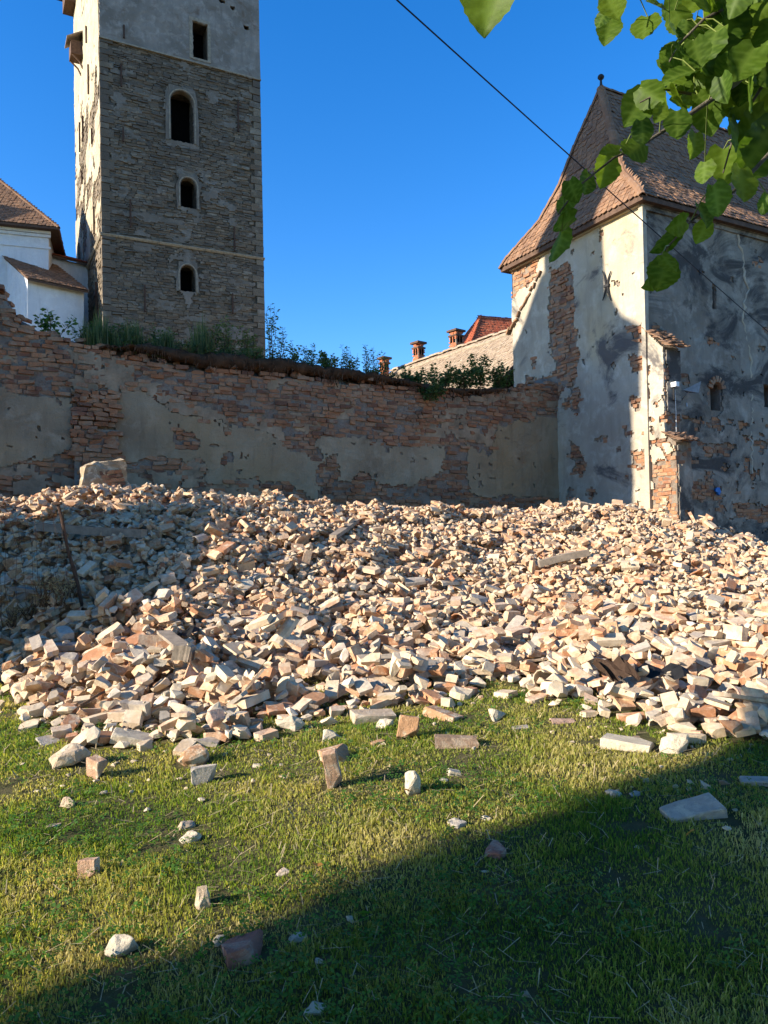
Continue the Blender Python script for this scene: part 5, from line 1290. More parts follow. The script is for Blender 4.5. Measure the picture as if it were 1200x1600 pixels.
# ---- pieces of the heap: those that show largest are objects of their own
cnt = np.bincount(ID[ID >= 0].ravel(), minlength=len(PIECES))
KG = {'brick': ('brick', 'brick', 'whole brick', 180), 'half': ('broken_brick', 'brick', 'broken brick', 280), 'lump': ('masonry_lump', 'stone', 'lump of mortar', 160),
      'rtile': ('curved_roof_tile', 'tile', 'curved roof tile', 80), 'flat_tile': ('roof_tile', 'tile', 'flat roof tile', 80)}
TONES = {'rubble': (('cream_dusted', 'cream dusted', [(0, (.61, .475, .315)), (.5, (.57, .41, .26)), (1, (.63, .50, .345))], .36), ('salmon', 'salmon pink', [(0, (.55, .355, .235)), (.5, (.50, .31, .195)), (1, (.57, .39, .27))], .32), ('orange', 'bright orange', [(0, (.48, .25, .13)), (1, (.45, .21, .11))], .16), ('greyish', 'greyish', [(0, (.44, .38, .31)), (1, (.36, .30, .245))], .13)),
         'mortar': (('cream', 'cream', [(0, (.59, .455, .305)), (1, (.62, .50, .355))], .6), ('white', 'whitish', [(0, (.66, .58, .47)), (1, (.62, .53, .42))], .25), ('tan', 'tan', [(0, (.48, .37, .26)), (1, (.52, .42, .31))], .15))}
for b_, L_ in TONES.items():
    for k_, w_, st_, p_ in L_: MAT['%s_%s_single' % (b_, k_)] = piece_mat('%s_%s' % (b_, k_), True, st_, (.64, .53, .385), (.5, .7) if k_ in ('orange', 'greyish') else (.42, .64), 8, .6, 38, .012)
SPOT = [(70, 900, 'behind the wire fence'), (165, 775, 'around the fallen masonry block'), (275, 1020, 'around the smooth grey board'), (540, 838, 'around the pale upright board'), (880, 880, 'around the stout beam'), (1010, 1060, 'around the curled black sheet'), (1000, 795, 'below the buttress foot beam'), (690, 1060, 'behind the long tilted brick'), (620, 790, 'on the crest before the plaster'), (1160, 930, 'before the sooty bastion wall'), (150, 1090, 'behind the squarish dusty slab'), (480, 1040, 'behind the white mortar lumps'), (620, 930, 'on the open slope between beams')]
score = {}; rest_items = []
for n_, (kind, var, Rm, dims, pos, rnd) in enumerate(PIECES):
    if kind is None: continue
    M = Matrix.Translation(pos.tolist()) @ Matrix(Rm.tolist()).to_4x4() @ Matrix.Diagonal((*dims.tolist(), 1))
    x, y, w = proj(pos); vis = -10 < x < 1210
    score.setdefault(kind, []).append((cnt[n_]/w**2.6 if vis else 0, n_, M, x, y))
rst = random.Random(77)
for kind, L in score.items():
    L.sort(key=lambda e: -e[0]); nm, cat, word, lim = KG[kind]; base = 'mortar' if kind == 'lump' else 'rubble'; k0 = 0
    for s, n_, M, x, y in L[:lim]:
        if s <= 0: break
        k0 += 1; tn = rst.choices(TONES[base], [q[3] for q in TONES[base]])[0]
        o = bpy.data.objects.new(nm, var_mesh(kind, PIECES[n_][1], base+'_'+tn[0]+'_single')); COL.objects.link(o); o.matrix_basis = M
        sp = min(SPOT, key=lambda q: (q[0]-x)**2+((q[1]-y)*1.6)**2)[2]
        if n_ >= NH: lab = '%s %s at the heap foot %s' % (tn[1], word, sp)
        else: lab = '%s %s in the heap %s' % (tn[1], word, sp)
        tag(o, lab, cat, lab)
    for s, n_, M, x, y in L[k0:]:
        if cnt[n_] > 0 or PIECES[n_][3].max() > .1: rest_items.append((kind, PIECES[n_][1], M, PIECES[n_][5], base))
for base, nm, lab in (('rubble', 'brick_rubble', 'mass of broken bricks forming the great heap before the wall'), ('mortar', 'mortar_rubble', 'mass of pale mortar lumps among the heaped bricks')):
    o = merged(nm, [it[:4] for it in rest_items if it[4] == base], base+'_mass'); tag(o, lab, 'rubble', kind='stuff')

# ================================================================ LAWN
def build_grass(N=400000):
    rg = np.random.default_rng(3)
    D = 1.9*(9.8/1.9)**rg.random(N); D = np.where(rg.random(N) < .45, rg.uniform(1.9, 9.8, N), D)
    wide = rg.random(N) < .42; X = np.where(wide, (rg.random(N)*2-1)*(1.5+.75*D), (rg.random(N)*1.3-.65)*D*(1+.22*np.abs(rg.normal(0, 1, N)))); Y = np.where(wide, D*1.06-1.5, D); D = np.where(wide, np.maximum(D, 3), D)
    i = np.clip(((X-X0)/CELL).astype(int), 0, nx-1); j = np.clip(((Y-Y0)/CELL).astype(int), 0, ny-1)
    z = np.where(Y < Y0+.02, ground(X, Y), HF[j, i]); g = ground(X, Y)
    clump = np.clip((fbm(X*4.2, Y*4.2, 77, 3)-.5)*1.5+.5, 0, 1); big = fbm(X*.9, Y*.9, 79, 3)
    inh = (INH[j, i]) & (Y > Y0)
    ok = (z < g+.02) & (~inh | (rg.random(N) < .06)) & (rg.random(N) < .55+1.0*clump) & (clump > .03+.08*rg.random(N))
    X, Y, z, clump, big, D = X[ok], Y[ok], np.minimum(z, g)[ok], clump[ok], big[ok], D[ok]; n = len(X)
    h = (.010+.045*clump**1.6*rg.random(n)+.016*rg.random(n)**3)*(1+.9*(big-.5)); h = np.where(rg.random(n) < .03, h*1.8, h)
    w = (.0015+.0030*rg.random(n)**2)*np.clip(D/4, .8, 1.7); yaw = rg.uniform(0, 6.283, n); lean = rg.uniform(.1, 1.1, n)*h; la = rg.uniform(0, 6.283, n)
    sx, sy = np.cos(yaw)*w, np.sin(yaw)*w; lx, ly = np.cos(la)*lean, np.sin(la)*lean
    b0 = np.stack([X-sx, Y-sy, z-.008], 1); b1 = np.stack([X+sx, Y+sy, z-.008], 1)
    m0 = np.stack([X-sx*.8+lx*.35, Y-sy*.8+ly*.35, z+h*.6], 1); m1 = np.stack([X+sx*.8+lx*.35, Y+sy*.8+ly*.35, z+h*.6], 1); tp = np.stack([X+lx, Y+ly, z+h*rg.uniform(.75, 1.0, n)], 1)
    V = np.stack([b0, b1, m0, m1, tp], 1).reshape(-1, 3); k = np.arange(n)[:, None]*5
    T = np.concatenate([k+np.array([[0, 1, 3]]), k+np.array([[0, 3, 2]]), k+np.array([[2, 3, 4]])])
    dry = fbm(X*1.7, Y*1.7, 83, 4); rnd = np.clip(.45*rg.random(n)+1.6*(dry-.34)+np.where(rg.random(n) < .15, .35, 0)-np.where(h > .08, .12, 0), 0, 1)
    fx = np.clip(600+1200*X/Y, -300, 1500); Df = 1.6/((np.interp(fx, FX, FY)-YH(fx))/1200+.03+.035*X/Y); rnd = np.clip(rnd+.30*np.exp(-np.maximum(Df-Y, 0)/.6), 0, 1)
    me = tris_mesh('lawn_grass', V, T, {'rnd': np.repeat(rnd, 5)}); return tag(mobj('lawn_grass', me, MAT['grass']), 'short uneven lawn grass, olive and partly dry, in front of the heap', 'grass', kind='stuff')
build_grass()
def build_clover(N=9000):
    rg = np.random.default_rng(9); D = rg.uniform(2.1, 7.5, N*4); X = (rg.random(N*4)*1.2-.6)*D; c = fbm(X*1.6, D*1.6, 91, 3); ok = (c > .47) & (heap(X, D) < ground(X, D)); X, D = X[ok][:N], D[ok][:N]; n = len(X); z = ground(X, D)
    i = np.clip(((X-X0)/CELL).astype(int), 0, nx-1); j = np.clip(((D-Y0)/CELL).astype(int), 0, ny-1); k = HF[j, i] < z+.02; X, D, z = X[k], D[k], z[k]; n = len(X)
    V = []; h = z+rg.uniform(.015, .05, n); r = rg.uniform(.008, .022, n); a0 = rg.uniform(0, 6.28, n); tx, ty = rg.normal(0, .35, n), rg.normal(0, .35, n)
    for m in range(3):
        a = a0+m*2.094
        for rr_, da in ((.1, 0), (.75, -.55), (1.15, 0), (.75, .55)):
            dx, dy = np.cos(a+da)*r*rr_, np.sin(a+da)*r*rr_; V.append(np.stack([X+dx, D+dy, h+dx*tx+dy*ty], 1))
    V = np.stack(V, 1).reshape(-1, 3); b = np.arange(n)[:, None]*12; T = np.concatenate([b+np.array([[m*4, m*4+1, m*4+2, m*4+3]]) for m in range(3)])
    me = tris_mesh('clover', V, T, {'rnd': np.repeat(rg.random(n), 12)}); return tag(mobj('clover', me, MAT['clover']), 'small round clover leaves growing through the lawn', 'clover', kind='stuff')
build_clover()
def build_litter(N=2600):
    rg = np.random.default_rng(19); D = rg.uniform(2.2, 8, N); X = (rg.random(N)*1.2-.6)*D; ok = heap(X, D) < ground(X, D); X, D = X[ok], D[ok]; n = len(X); z = ground(X, D)+rg.uniform(.006, .035, n)
    a = rg.uniform(0, 6.28, n); l = rg.uniform(.03, .11, n); w = rg.uniform(.0012, .0025, n)*np.clip(D/4, .8, 1.6); dx, dy = np.cos(a)*l/2, np.sin(a)*l/2; ex, ey = -np.sin(a)*w, np.cos(a)*w; dz = rg.normal(0, .012, n)
    V = np.stack([np.stack([X-dx-ex, D-dy-ey, z-dz], 1), np.stack([X-dx+ex, D-dy+ey, z-dz], 1), np.stack([X+dx+ex, D+dy+ey, z+dz], 1), np.stack([X+dx-ex, D+dy-ey, z+dz], 1)], 1).reshape(-1, 3)
    me = tris_mesh('dry_straw', V, np.arange(n*4).reshape(-1, 4)); return tag(mobj('dry_straw', me, MAT['straw']), 'loose dry straw stalks lying on the lawn', 'straw', kind='stuff')
build_litter()
# ================================================================ SOIL AND WEEDS ON THE WALL
def build_soil():
    A = [(150, 556, 545), (190, 556, 541), (230, 570, 537), (300, 590, 547), (360, 597, 551), (400, 603, 556), (480, 608, 566), (540, 612, 574), (590, 612, 582), (640, 612, 597), (700, 621, 608), (760, 622, 607), (795, 613, 605)]
    A = [(x, yt+.52*(yb-yt), yt) for x, yb, yt in A]
    us = [wallf.hit(x, yb)[0] for x, yb, yt in A]; zb = [wallf.hit(x, yb)[1] for x, yb, yt in A]; zt = [wallf.hit(x, yt)[1] for x, yb, yt in A]
    o_ = np.argsort(us); us, zb, zt = np.array(us)[o_], np.array(zb)[o_], np.array(zt)[o_]
    u = np.arange(us[0], us[-1], .07); ZB = np.interp(u, us, zb)+(fbm(u*3, u*0+3, 201)-.5)*.3; ZT = np.maximum(np.interp(u, us, zt)+(fbm(u*2, u*0+7, 203)-.5)*.16, ZB+.05)
    prof = [(-.06, 0.0), (.03, .12), (.09, .4), (.08, .72), (.02, .95), (-.25, 1.02), (-.7, .98), (-1.1, .5)]
    V = []; F = []; m = len(prof); edge = np.clip(np.minimum(u-u[0], u[-1]-u)*2.5, .05, 1)
    for i in range(len(u)):
        for k, (n, f) in enumerate(prof):
            z = ZB[i]+(ZT[i]-ZB[i])*f; j = (float(vnoise(np.array(u[i]*9), np.array(k*3.3), 5))-.5)
            V.append(wallf.p(u[i], z+j*.06, n*(edge[i] if n > 0 else 1)+j*.09))
    for i in range(len(u)-1):
        for k in range(m-1): F.append((i*m+k, (i+1)*m+k, (i+1)*m+k+1, i*m+k+1))
    o = pyd('wall_top_soil', V, F, MAT['soil'], None, True); tag(o, 'dark brown soil and roots overhanging the broken top of the wall', 'soil', kind='stuff')
    # hanging roots and dry stalks
    rs = np.random.default_rng(4); n = 420; uu = rs.uniform(u[0]+.1, u[-1]-.1, n); z = np.interp(uu, u, ZB)+(np.interp(uu, u, ZT)-np.interp(uu, u, ZB))*rs.uniform(.0, .9, n); L = rs.uniform(.06, .26, n)*(rs.random(n)**.7); nn = .05+.06*rs.random(n)
    du = rs.normal(0, .04, n); w = rs.uniform(.003, .009, n)
    P = lambda a, b, c: wallf.arr(a, b, c)
    V = np.stack([P(uu-w, z, nn), P(uu+w, z, nn), P(uu+du+w*.3, z-L, nn+rs.uniform(-.06, .05, n)), P(uu+du-w*.3, z-L, nn)], 1).reshape(-1, 3)
    o = mobj('hanging_roots', tris_mesh('hanging_roots', V, np.arange(n*4).reshape(-1, 4)), MAT['root']); tag(o, 'thin dry roots hanging over the brick face from the wall top soil', 'roots', kind='stuff')
    return u, ZT
SU, SZ = build_soil()
def weed(name, base, h, spread, nst, nleaf, ll, lw, label, cat, mat='weed', group=None, seed=0, droop=.3, branch=0):
    rg = np.random.default_rng(seed); t = thing(name, label, cat, base, group); mb = MB(); Pn, Dn = [], []; base = Vector(base)
    for s in range(nst):
        a = rg.uniform(0, 6.28); l = h*rg.uniform(.65, 1.0); off = Vector((math.cos(a), math.sin(a), 0))*spread*rg.uniform(.2, 1); root = base+off*.35-Vector((0, 0, .05))
        pts = [root+(off*(f**1.4)*.8)+Vector((rg.normal(0, .02), rg.normal(0, .02), l*f)) for f in (0, .25, .5, .75, 1.)]
        mb.tube(pts, [.008, .007, .006, .004, .002], 4)
        for k in range(nleaf):
            f = rg.uniform(.12, 1.0)**.9; i = min(int(f*4), 3); p = pts[i].lerp(pts[i+1], f*4-i); aa = rg.uniform(0, 6.28); q = rg.uniform(.1, 1)*branch*(1.1-f)
            d = Vector((math.cos(aa), math.sin(aa), rg.uniform(-droop, .7))); Pn.append(p+d*q); Dn.append(d)
    mb.build('stem', MAT['root'], t)
    Pn = np.array(Pn); Dn = np.array(Dn); L = ll*rg.uniform(.5, 1.2, len(Pn)); V, T = leaf_quads(Pn, Dn, L, lw, rg)
    o = mobj('foliage', tris_mesh('foliage', V, T, {'rnd': np.repeat(rg.random(len(Pn)), 4)}), MAT[mat], t); return t
def wall_pt(x, y, n=-.3):
    u, z = wallf.hit(x, y, n); return wallf.p(u, z, n)
WD = [(423, 560, 74, .13, 4, 34, .07, 'tall feathery weed standing beside the tower corner'), (440, 566, 50, .1, 3, 26, .07, 'feathery weed next to the tallest one on the wall'), (462, 568, 30, .15, 4, 20, .08, 'low leafy weed on the soil between feathery stalks'),
      (484, 572, 34, .12, 4, 22, .07, 'bushy weed on the crest of the soil'), (508, 578, 30, .15, 5, 24, .08, 'round leafy weed clump on the overhanging soil'), (516, 578, 24, .14, 4, 24, .08, 'small dark weed beside the round clump'), (541, 580, 36, .10, 3, 20, .06, 'upright weed with small leaves near the chimneys'),
      (552, 582, 30, .1, 3, 20, .06, 'shorter upright weed near the chimneys'), (574, 588, 46, .12, 4, 24, .06, 'tall slender weed before the smallest chimney'), (586, 590, 44, .1, 3, 24, .06, 'slender weed leaning beside the smallest chimney'), (600, 592, 34, .14, 4, 22, .06, 'weed overlapping the smallest chimney'), (634, 596, 26, .1, 3, 18, .06, 'weed sprig at the start of the tiled roof')]
for k, (x, y, hp, sp, ns, nl, ll, lab) in enumerate(WD):
    P = wall_pt(x, y, -.25); D = P.y; weed('weed', P, hp/1200*D*1.25, sp*1.3, ns+2, nl+8, ll*1.15, .4, lab, 'weed', 'weed', 'weeds on top of the wall', 50+k, .2, .06)
BU = [(650, 606, 24, .25, 9, 46, 'low green bush at the left end of the tiled roof'), (690, 606, 30, .32, 10, 60, 'broad dark bush on the wall before the tiled roof'), (726, 606, 28, .28, 9, 56, 'rounded bush between the broad bush and the tall one'), (752, 606, 46, .26, 9, 60, 'tallest dark bush with an upright crown on the wall'), (782, 606, 34, .25, 9, 50, 'dark bush close to the bastion'), (668, 622, 20, .3, 8, 40, 'trailing greenery hanging over the brick face')]
for k, (x, y, hp, sp, ns, nl, lab) in enumerate(BU):
    P = wall_pt(x, y, -.2 if k < 5 else .08); weed('bush', P, hp/1200*P.y*1.3, sp*1.3, ns+3, nl+25, .09, .5, lab, 'bush', 'weed', 'bushes on top of the wall', 80+k, .6, .16)
P = wall_pt(78, 530, -.4); weed('elder_sapling', P, .55, .4, 7, 34, .10, .6, 'pale green leafy sapling on the wall before the white church', 'sapling', 'sapling', None, 97, .6, .14)
P = wall_pt(122, 536, -.4); weed('young_sapling', P, .42, .2, 4, 26, .08, .5, 'smaller dark sapling beside the tower foot', 'sapling', 'weed', None, 98, .5, .1)
def wall_grass():
    rg = np.random.default_rng(31); n = 4200; x = rg.uniform(132, 412, n); hp = (10+58*np.clip((fbm(x/26., x*0+2, 5, 3)-.28)*1.9, 0, 1.1))*rg.uniform(.3, 1.1, n)
    U_, Z_, Y_ = [], [], []
    ua, ub = wallf.hit(412, 560)[0], wallf.hit(132, 540)[0]; u = ub+(ua-ub)*(x-132)/280; nn = rg.uniform(-.9, .0, n); z = np.where((u > SU[0]) & (u < SU[-1]), np.interp(u, SU, SZ), wtop(u))-.04
    h = hp/1200*15.2; w = rg.uniform(.005, .013, n); lean = rg.normal(0, .16, n)*h; a = rg.uniform(0, 6.28, n)
    B = wallf.arr(u, z, nn); s = np.stack([np.cos(a)*w, np.sin(a)*w, np.zeros(n)], 1); l = np.stack([np.cos(a+1)*lean, np.sin(a+1)*lean, h], 1)
    V = np.stack([B-s, B+s, B+l*np.array([.4, .4, .6])+s*.7, B+l*np.array([.4, .4, .6])-s*.7, B+l], 1).reshape(-1, 3); b = np.arange(n)[:, None]*5; T = np.concatenate([b+np.array([[0, 1, 2]]), b+np.array([[0, 2, 3]]), b+np.array([[3, 2, 4]])])
    o = mobj('wall_top_grass', tris_mesh('wall_top_grass', V, T, {'rnd': np.repeat(rg.random(n), 5)}), MAT['weed_grass']); tag(o, 'tall rank grass growing on the wall top before the tower foot', 'grass', kind='stuff')
wall_grass()
for k, (x, hp) in enumerate(((170, 46), (205, 40), (255, 44), (330, 52), (352, 60), (385, 50))):
    P = wall_pt(x, 552, -.4); P.z = float(np.interp(wallf.hit(x, 552, -.4)[0], SU, SZ))-.05; weed('weed', P, hp/1200*P.y*1.15, .3, 10, 44, .09, .35, ('leafy weed clump in the rank grass before the tower', 'feathery weed clump in the rank grass before the tower')[k > 2], 'weed', 'weed_grass', 'weed clumps before the tower foot', 120+k, .3, .08)
# ================================================================ FENCE AT THE EDGE OF THE HEAP
def build_fence():
    B = on_heap(128, 935); Dp = B.y-.1; B = at(126, 935, Dp); T = at(90, 788, Dp-.05)
    t = thing('wire_fence', 'leaning rusty post with slack wire mesh before the shaded rubble', 'fence', B)
    mb = MB(); pts = [B.lerp(T, f)+Vector((.012*math.sin(f*9), 0, 0)) for f in (-.12, .1, .3, .5, .7, .85, 1)]; mb.tube(pts, [.024, .022, .026, .019, .022, .019, .021], 7); mb.build('post', MAT['iron'], t)
    mb = MB(); mb.box(T+Vector((0, 0, .01)), (.09, 0, .01), (0, .07, 0), (0, 0, .03)); mb.build('post_head', MAT['iron'], t)
    rs = random.Random(6)
    for k in range(9):
        x = 100-k*13; P0 = at(x-8, 795+k*2, Dp-.1-k*.05); P1 = at(x+14-k, 950+k*3, Dp-.25-k*.06); mb = MB(); mb.tube([P0, P0.lerp(P1, .33)+Vector((rs.gauss(0, .03), rs.gauss(0, .03), 0)), P0.lerp(P1, .66)+Vector((rs.gauss(0, .03), rs.gauss(0, .03), 0)), P1], .0024, 4); mb.build('wire', MAT['iron'], t)
    for k in range(7):
        f = .05+k*.13; P0 = B.lerp(T, 1-f); P1 = at(-30, 800+k*24, Dp-.6); mb = MB(); mb.tube([P0, P0.lerp(P1, .35)-Vector((0, 0, .03*rs.random())), P0.lerp(P1, .7)+Vector((0, 0, rs.gauss(0, .03))), P1], .0024, 4); mb.build('wire', MAT['iron'], t)
build_fence()
for k, (x, y, h) in enumerate(((45, 965, .34), (70, 955, .42), (95, 940, .36), (20, 980, .26), (110, 930, .3))):
    P = on_heap(x, y); P.z = hgt(P.x, P.y)-.02; weed('dry_weed', P, h, .16, 14, 10, .09, .12, 'tuft of dry straw-coloured weeds at the foot of the wire fence', 'weed', 'dry_tuft', 'dry tufts by the wire fence', 140+k, .4, .03)
# ================================================================ CABLE
mb = MB(); A, B = at(545, -68, 6.5), at(1262, 572, 15.8); mb.tube([A.lerp(B, f)-Vector((0, 0, .25*4*f*(1-f)*.12)) for f in np.linspace(0, 1, 25)], .0075, 6)
tag(mb.build('overhead_cable', MAT['cable']), 'black overhead cable crossing the sky in front of the bastion roof', 'cable')
# ================================================================ LINDEN BRANCH
def leaf_mesh(seed):
    rs = random.Random(seed); rows = 15; V = []; vein = []; F = []; cols = [-1, -.66, -.33, 0, .33, .66, 1]
    curl = rs.uniform(-.1, .35); fold = rs.uniform(.05, .3); tw = rs.uniform(-.3, .3); asym = rs.uniform(-.05, .05)
    for i in range(rows):
        t = i/(rows-1); w = .47*(math.sin(math.pi*min(1, t**.62))**.75 if 0 < t < 1 else 0)
        w = max(w, .20*(1-t*6) if t < .16 else w); w *= (1+(.05 if i % 2 else -.03)*(0 < t < .95)); w = w if t < 1 else .004
        for c in cols:
            x = c*w+asym*t*(1-t); back = -.13*abs(c)**1.5*max(0, 1-t*4)+.07*abs(c)*(1-t)*t*2
            y = t+back+.05*abs(c)*(t > .1)*(1-t)
            z = abs(c)*w*fold-curl*t*t*.5+tw*c*w*t+.02*math.sin(t*17+seed)*abs(c)+.015*math.sin(i*2.1)*c*c
            V.append((x, y, z)); vein.append(1 if c == 0 else (.9-.4*abs(c)) if (i-int(abs(c)*3)) % 3 == 0 else 0)
    n = len(cols)
    for i in range(rows-1):
        for k in range(n-1): F.append((i*n+k, i*n+k+1, (i+1)*n+k+1, (i+1)*n+k))
    me = bpy.data.meshes.new('leaf'); me.from_pydata(V, [], F); me.update()
    for p in me.polygons: p.use_smooth = True
    a = me.attributes.new('vein', 'FLOAT', 'POINT'); a.data.foreach_set('value', vein); me.materials.append(MAT['leaf']); return me
def build_linden():
    rs = random.Random(12); LM = [leaf_mesh(k) for k in range(7)]
    tr = Vector((3.1, 2.2, float(ground(3.1, 2.2)))); t = thing('linden_tree', 'linden tree whose leafy branch hangs across the sky before the bastion roof', 'tree', tr)
    mb = MB(); mb.tube([tr-Vector((0, 0, .1)), tr+Vector((.02, 0, .4)), tr+Vector((0, .03, 1.6)), tr+Vector((-.05, 0, 3.0)), tr+Vector((-.02, .05, 4.4)), tr+Vector((.1, 0, 6))], [.21, .16, .14, .12, .09, .04], 12); mb.build('trunk', MAT['bark'], t, True)
    tw = [[(1330, -60, 2.5), (1240, 40, 2.15), (1150, 130, 2.0), (1060, 190, 1.95), (1000, 228, 1.92), (960, 246, 1.9), (905, 290, 1.88), (872, 335, 1.86)], [(1330, 80, 2.4), (1230, 210, 2.0), (1150, 296, 1.88), (1080, 345, 1.84), (1034, 396, 1.82)], [(1300, -120, 2.3), (1180, -10, 2.1), (1100, 30, 2.05), (1060, 70, 2.02), (1046, 96, 2.0)], [(1180, -160, 2.2), (1060, -70, 2.1), (1000, -20, 2.05), (962, 8, 2.0)], [(1180, -200, 2.0), (900, -130, 1.8), (790, -80, 1.7)], [(1240, 40, 2.15), (1200, 120, 2.2), (1150, 200, 2.25), (1130, 270, 2.2)], [(1150, 130, 2.0), (1100, 150, 2.1), (1040, 140, 2.1), (1000, 160, 2.08)]]
    TW = [[at(*p) for p in L] for L in tw]; hub = tr+Vector((-.05, 0, 3.3))
    BO = []
    for k, L in enumerate(TW):
        pts = ([hub, hub.lerp(L[0], .5)+Vector((0, 0, .15))] if k < 5 else [])+L; n = len(pts); mb = MB(); mb.tube(pts, [(.020 if k < 5 else .006)*(1-i/n)**2.6+.0020 for i in range(n)], 6); BO.append(mb.build('branch', MAT['bark'], t, True))
    allp = [p for L in TW for p in L]; seg = [L[i].lerp(L[i+1], f) for L in TW for i in range(len(L)-1) for f in (0, .25, .5, .75)]
    LV = [(764, 0, 112, -105), (958, 15, 56, -70), (950, 48, 58, -100), (940, 30, 40, -120), (1008, 44, 62, -110), (1030, 10, 55, -30), (1046, 88, 66, -130), (1062, 78, 40, -50), (1072, 46, 50, -90), (1108, 22, 60, -80), (1138, 40, 92, -110), (1118, 60, 60, -120), (1060, 118, 74, -160), (1046, 132, 60, -150), (994, 170, 76, -120), (1018, 148, 62, -40), (1030, 178, 44, -100), (1004, 208, 46, -80), (1058, 196, 70, -100), (1106, 186, 72, -80), (1084, 228, 58, -100), (990, 236, 62, -140), (952, 238, 50, -160), (946, 268, 66, -100), (916, 288, 52, -110), (884, 318, 66, -120), (880, 348, 62, -150), (871, 388, 72, -110), (896, 300, 50, -60), (1132, 262, 88, -110), (1180, 240, 118, -120), (1160, 290, 80, -100), (1172, 150, 80, -100), (1120, 314, 60, -100), (1100, 336, 60, -90), (1058, 352, 66, -140), (1036, 378, 60, -150), (1096, 364, 56, -100), (1034, 432, 72, -110), (1046, 412, 54, -60), (1018, 440, 50, -130), (1140, 90, 80, -70), (1170, 60, 80, -100), (1188, 20, 80, -120), (1120, 120, 70, -100), (1150, 170, 70, -140), (1190, 190, 80, -90), (1100, 100, 70, -120), (1165, 110, 76, -60), (1195, 110, 80, -100), (1080, 140, 64, -100), (1130, 140, 70, -90), (1100, 270, 50, -100), (1150, 215, 76, -110), (1195, 320, 50, -90), (1180, 10, 70, -90), (1100, 0, 70, -80), (1150, 0, 70, -100), (1205, 60, 90, -100), (1090, 85, 64, -70), (1110, 75, 70, -110), (1135, 110, 70, -130), (1185, 85, 76, -80), (1160, 140, 70, -110), (1100, 160, 60, -60), (1190, 150, 76, -120), (1140, 190, 66, -90), (1175, 200, 76, -110), (1125, 160, 70, -100), (1060, 150, 60, -80), (1040, 160, 56, -100)]
    for k in range(75): LV.append((rs.uniform(1055, 1280), rs.uniform(-10, 160), rs.uniform(60, 85), rs.uniform(-150, -40)))
    for k in range(70): LV.append((rs.uniform(960, 1500), rs.uniform(-420, 40 if k % 3 else -40), rs.uniform(60, 85), rs.uniform(-150, -40)))
    for k, (x, y, s, an) in enumerate(LV):
        D = min(allp, key=lambda p: (proj(p)[0]-x)**2+(proj(p)[1]-y)**2).y+rs.gauss(0, .07)
        if k >= 71: D += rs.uniform(.05, .35)
        C = at(x, y, D); size = s*(.92 if k == 0 else rs.uniform(.6, .86))/1200*D; a = math.radians(an+rs.gauss(0, 10))
        tip = Vector((math.cos(a), rs.gauss(0, .25), math.sin(a))).normalized()      # from petiole to tip, seen by the viewer
        nrm = Vector((rs.gauss(.35, .8), -1 if rs.random() < .6 else 1, rs.gauss(.1, .7))).normalized(); nrm = (nrm-tip*nrm.dot(tip)).normalized(); X_ = tip.cross(nrm)
        if k == 0: tip = Vector((-.22, .05, -.97)).normalized(); nrm = Vector((-.3, -.9, .1)); nrm = (nrm-tip*nrm.dot(tip)).normalized(); X_ = tip.cross(nrm)
        base = C-tip*size*.5
        br = BO[min(range(len(TW)), key=lambda i: min((p-base).length for p in TW[i]))]; o = bpy.data.objects.new('leaf', LM[k % 7]); COL.objects.link(o); o.parent = br
        o.matrix_basis = Matrix(((X_.x*size, tip.x*size, nrm.x*size, base.x), (X_.y*size, tip.y*size, nrm.y*size, base.y), (X_.z*size, tip.z*size, nrm.z*size, base.z), (0, 0, 0, 1)))
        q = min(seg, key=lambda p: (p-base).length)
        if (q-base).length < .35:
            mb = MB(); mb.tube([q, q.lerp(base, .5)+Vector((0, 0, .01)), base], .0016, 4); pt = mb.build('petiole', MAT['petiole'], br)
MAT['bark'] = plain('linden_bark', (.10, .085, .065), .9, .35, 14, .8)
MAT['petiole'] = plain('green_petiole', (.16, .20, .05), .6, .2, 20, .1)
build_linden()
def linden_shade_crown(n=22000):  # unseen leaves added to darken the lawn, gap left for sun on the branch
    """the rest of the crown, spreading over and behind the viewer above the frame"""
    rg = np.random.default_rng(61); P = []
    c = np.array([1.0, .9, 6.1]); cl = c+rg.normal(0, 1, (160, 3))*np.array([2.9, 2.7, 1.1]); p = cl[rg.integers(160, size=n*3)]+rg.normal(0, .45, (n*3, 3))
    ok = (p[:, 2] > 2.9) & ((p[:, 1] < -.2) | (p[:, 2] > 2.2+.86*p[:, 1]) | (p[:, 0] > .75*p[:, 1]+.3)) & (p[:, 0] > -4.5) & ~((np.abs(-SD.y*p[:, 0]+SD.x*p[:, 1]-1.5) < 1.15) & (p[:, 0] < 1.5) & (np.abs(p[:, 2]-(2.6+(1.5-(SD.x*p[:, 0]+SD.y*p[:, 1]))*math.tan(SUN_EL))) < .9)) & ~((np.abs(p[:, 0]) < .7) & (np.abs(p[:, 1]) < .7) & (p[:, 2] < 3.2)); p = p[ok][:n]; d = rg.normal(0, 1, (len(p), 3)); d[:, 2] -= .8
    V, T = leaf_quads(p, d, rg.uniform(.11, .19, len(p)), .9, rg)
    t = bpy.data.objects['linden_tree']; o = mobj('crown', tris_mesh('crown', V, T, {'rnd': np.repeat(rg.random(len(p)), 4)}), MAT['sapling'], t); o['kind'] = 'stuff'
    hub = Vector(t.location); mb = MB()
    for k in range(16):
        q = Vector(cl[k*4].tolist()); a = hub+Vector((-.02, .03, 3.4+.15*k))
        if q.y > 0 and q.z < 2.4+.86*q.y and q.x < .8*q.y+.4: continue
        mb.tube([a, a.lerp(q, .5)+Vector((0, 0, .2)), q], [.04, .025, .008], 6)
    mb.build('limbs', MAT['bark'], t, True)
linden_shade_crown()
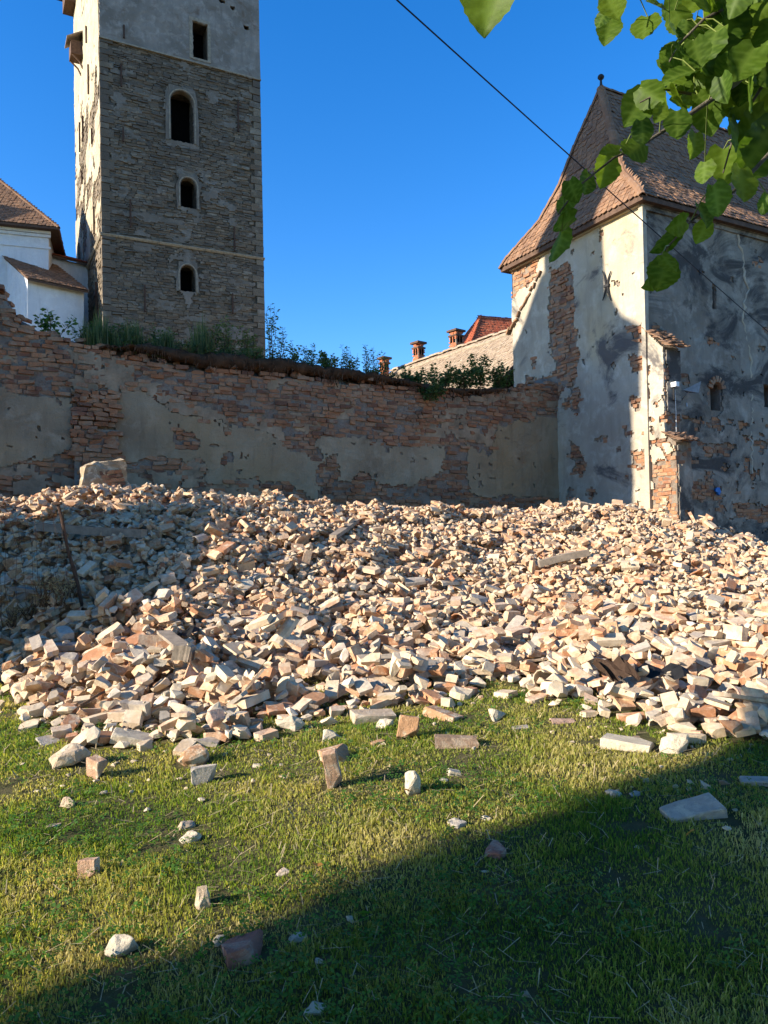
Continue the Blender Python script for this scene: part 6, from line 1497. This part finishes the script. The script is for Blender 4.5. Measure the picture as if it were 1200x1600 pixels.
def sky_block_tree(x, y, hgt_, rad, seed, label):  # out-of-view tree added to keep sky light off the near lawn
    rg = np.random.default_rng(seed); b = Vector((x, y, float(ground(x, y)))); t = thing('sky_block_tree', label, 'tree', b); mb = MB(); mb.tube([b-Vector((0, 0, .1)), b+Vector((.05, 0, hgt_*.3)), b+Vector((0, .1, hgt_*.6)), b+Vector((.1, 0, hgt_*.92))], [.22, .17, .12, .03], 10)
    cl = np.array(b)+np.array([0, 0, hgt_*.62])+rg.normal(0, 1, (60, 3))*np.array([rad*.5, rad*.5, hgt_*.16])
    for k in range(14): mb.tube([b+Vector((0, .05, hgt_*(.3+.03*k))), Vector(cl[k].tolist())], [.06, .01], 5)
    mb.build('trunk', MAT['bark'], t, True); n = 6000; p = cl[rg.integers(60, size=n)]+rg.normal(0, .5, (n, 3)); p[:, 2] = np.maximum(p[:, 2], b.z+2.2); d = rg.normal(0, 1, (n, 3)); d[:, 2] -= .6
    V, T = leaf_quads(p, d, rg.uniform(.14, .24, n), .8, rg); o = mobj('crown', tris_mesh('crown', V, T, {'rnd': np.repeat(rg.random(n), 4)}), MAT['sapling'], t); o['kind'] = 'stuff'
sky_block_tree(-1.5, -8.5, 9, 4, 71, 'unseen tree added behind the viewer to block sky light beside the barn'); sky_block_tree(6.5, -6.5, 10, 4.5, 72, 'tall unseen tree added to block sky light behind the linden')
# low green growth along the soil edge
for k in range(14):
    x = 200+k*32; u_ = wallf.hit(x, 560)[0]; P = wallf.p(u_, float(np.interp(u_, SU, SZ))-.05, -.05-.3*((k*7) % 3)/3); weed('weed', P, .22+.14*((k*5) % 4)/3, .26, 11, 22, .075, .4, 'low green weed tuft along the soil edge on the wall', 'weed', 'weed_grass' if k % 2 else 'weed', 'low weed tufts along the soil edge', 160+k, .5, .07)
# fallen leaves on the lawn
for k, (x, y, s, mt, lab) in enumerate(((495, 1370, .05, 'dry_leaf', 'curled orange dry leaf in the grass at the shade edge'), (640, 1240, .04, 'dry_leaf', 'small orange dry leaf beside the cream pointed stone'), (572, 1524, .06, 'clover', 'single pale green leaf blade lying in the dark grass'), (1076, 1318, .045, 'dry_leaf', 'withered leaf in shaded grass beyond the large grey brick'))):
    P = on_heap(x, y); me = leaf_mesh(20+k); me.materials.clear(); me.materials.append(MAT[mt]); o = bpy.data.objects.new('fallen_leaf', me); COL.objects.link(o)
    o.location = (P.x, P.y, float(ground(P.x, P.y))+.035); o.scale = (s, s, s); o.rotation_euler = (.3*k, .2, k*1.3); tag(o, lab, 'leaf', 'fallen leaves on the lawn')
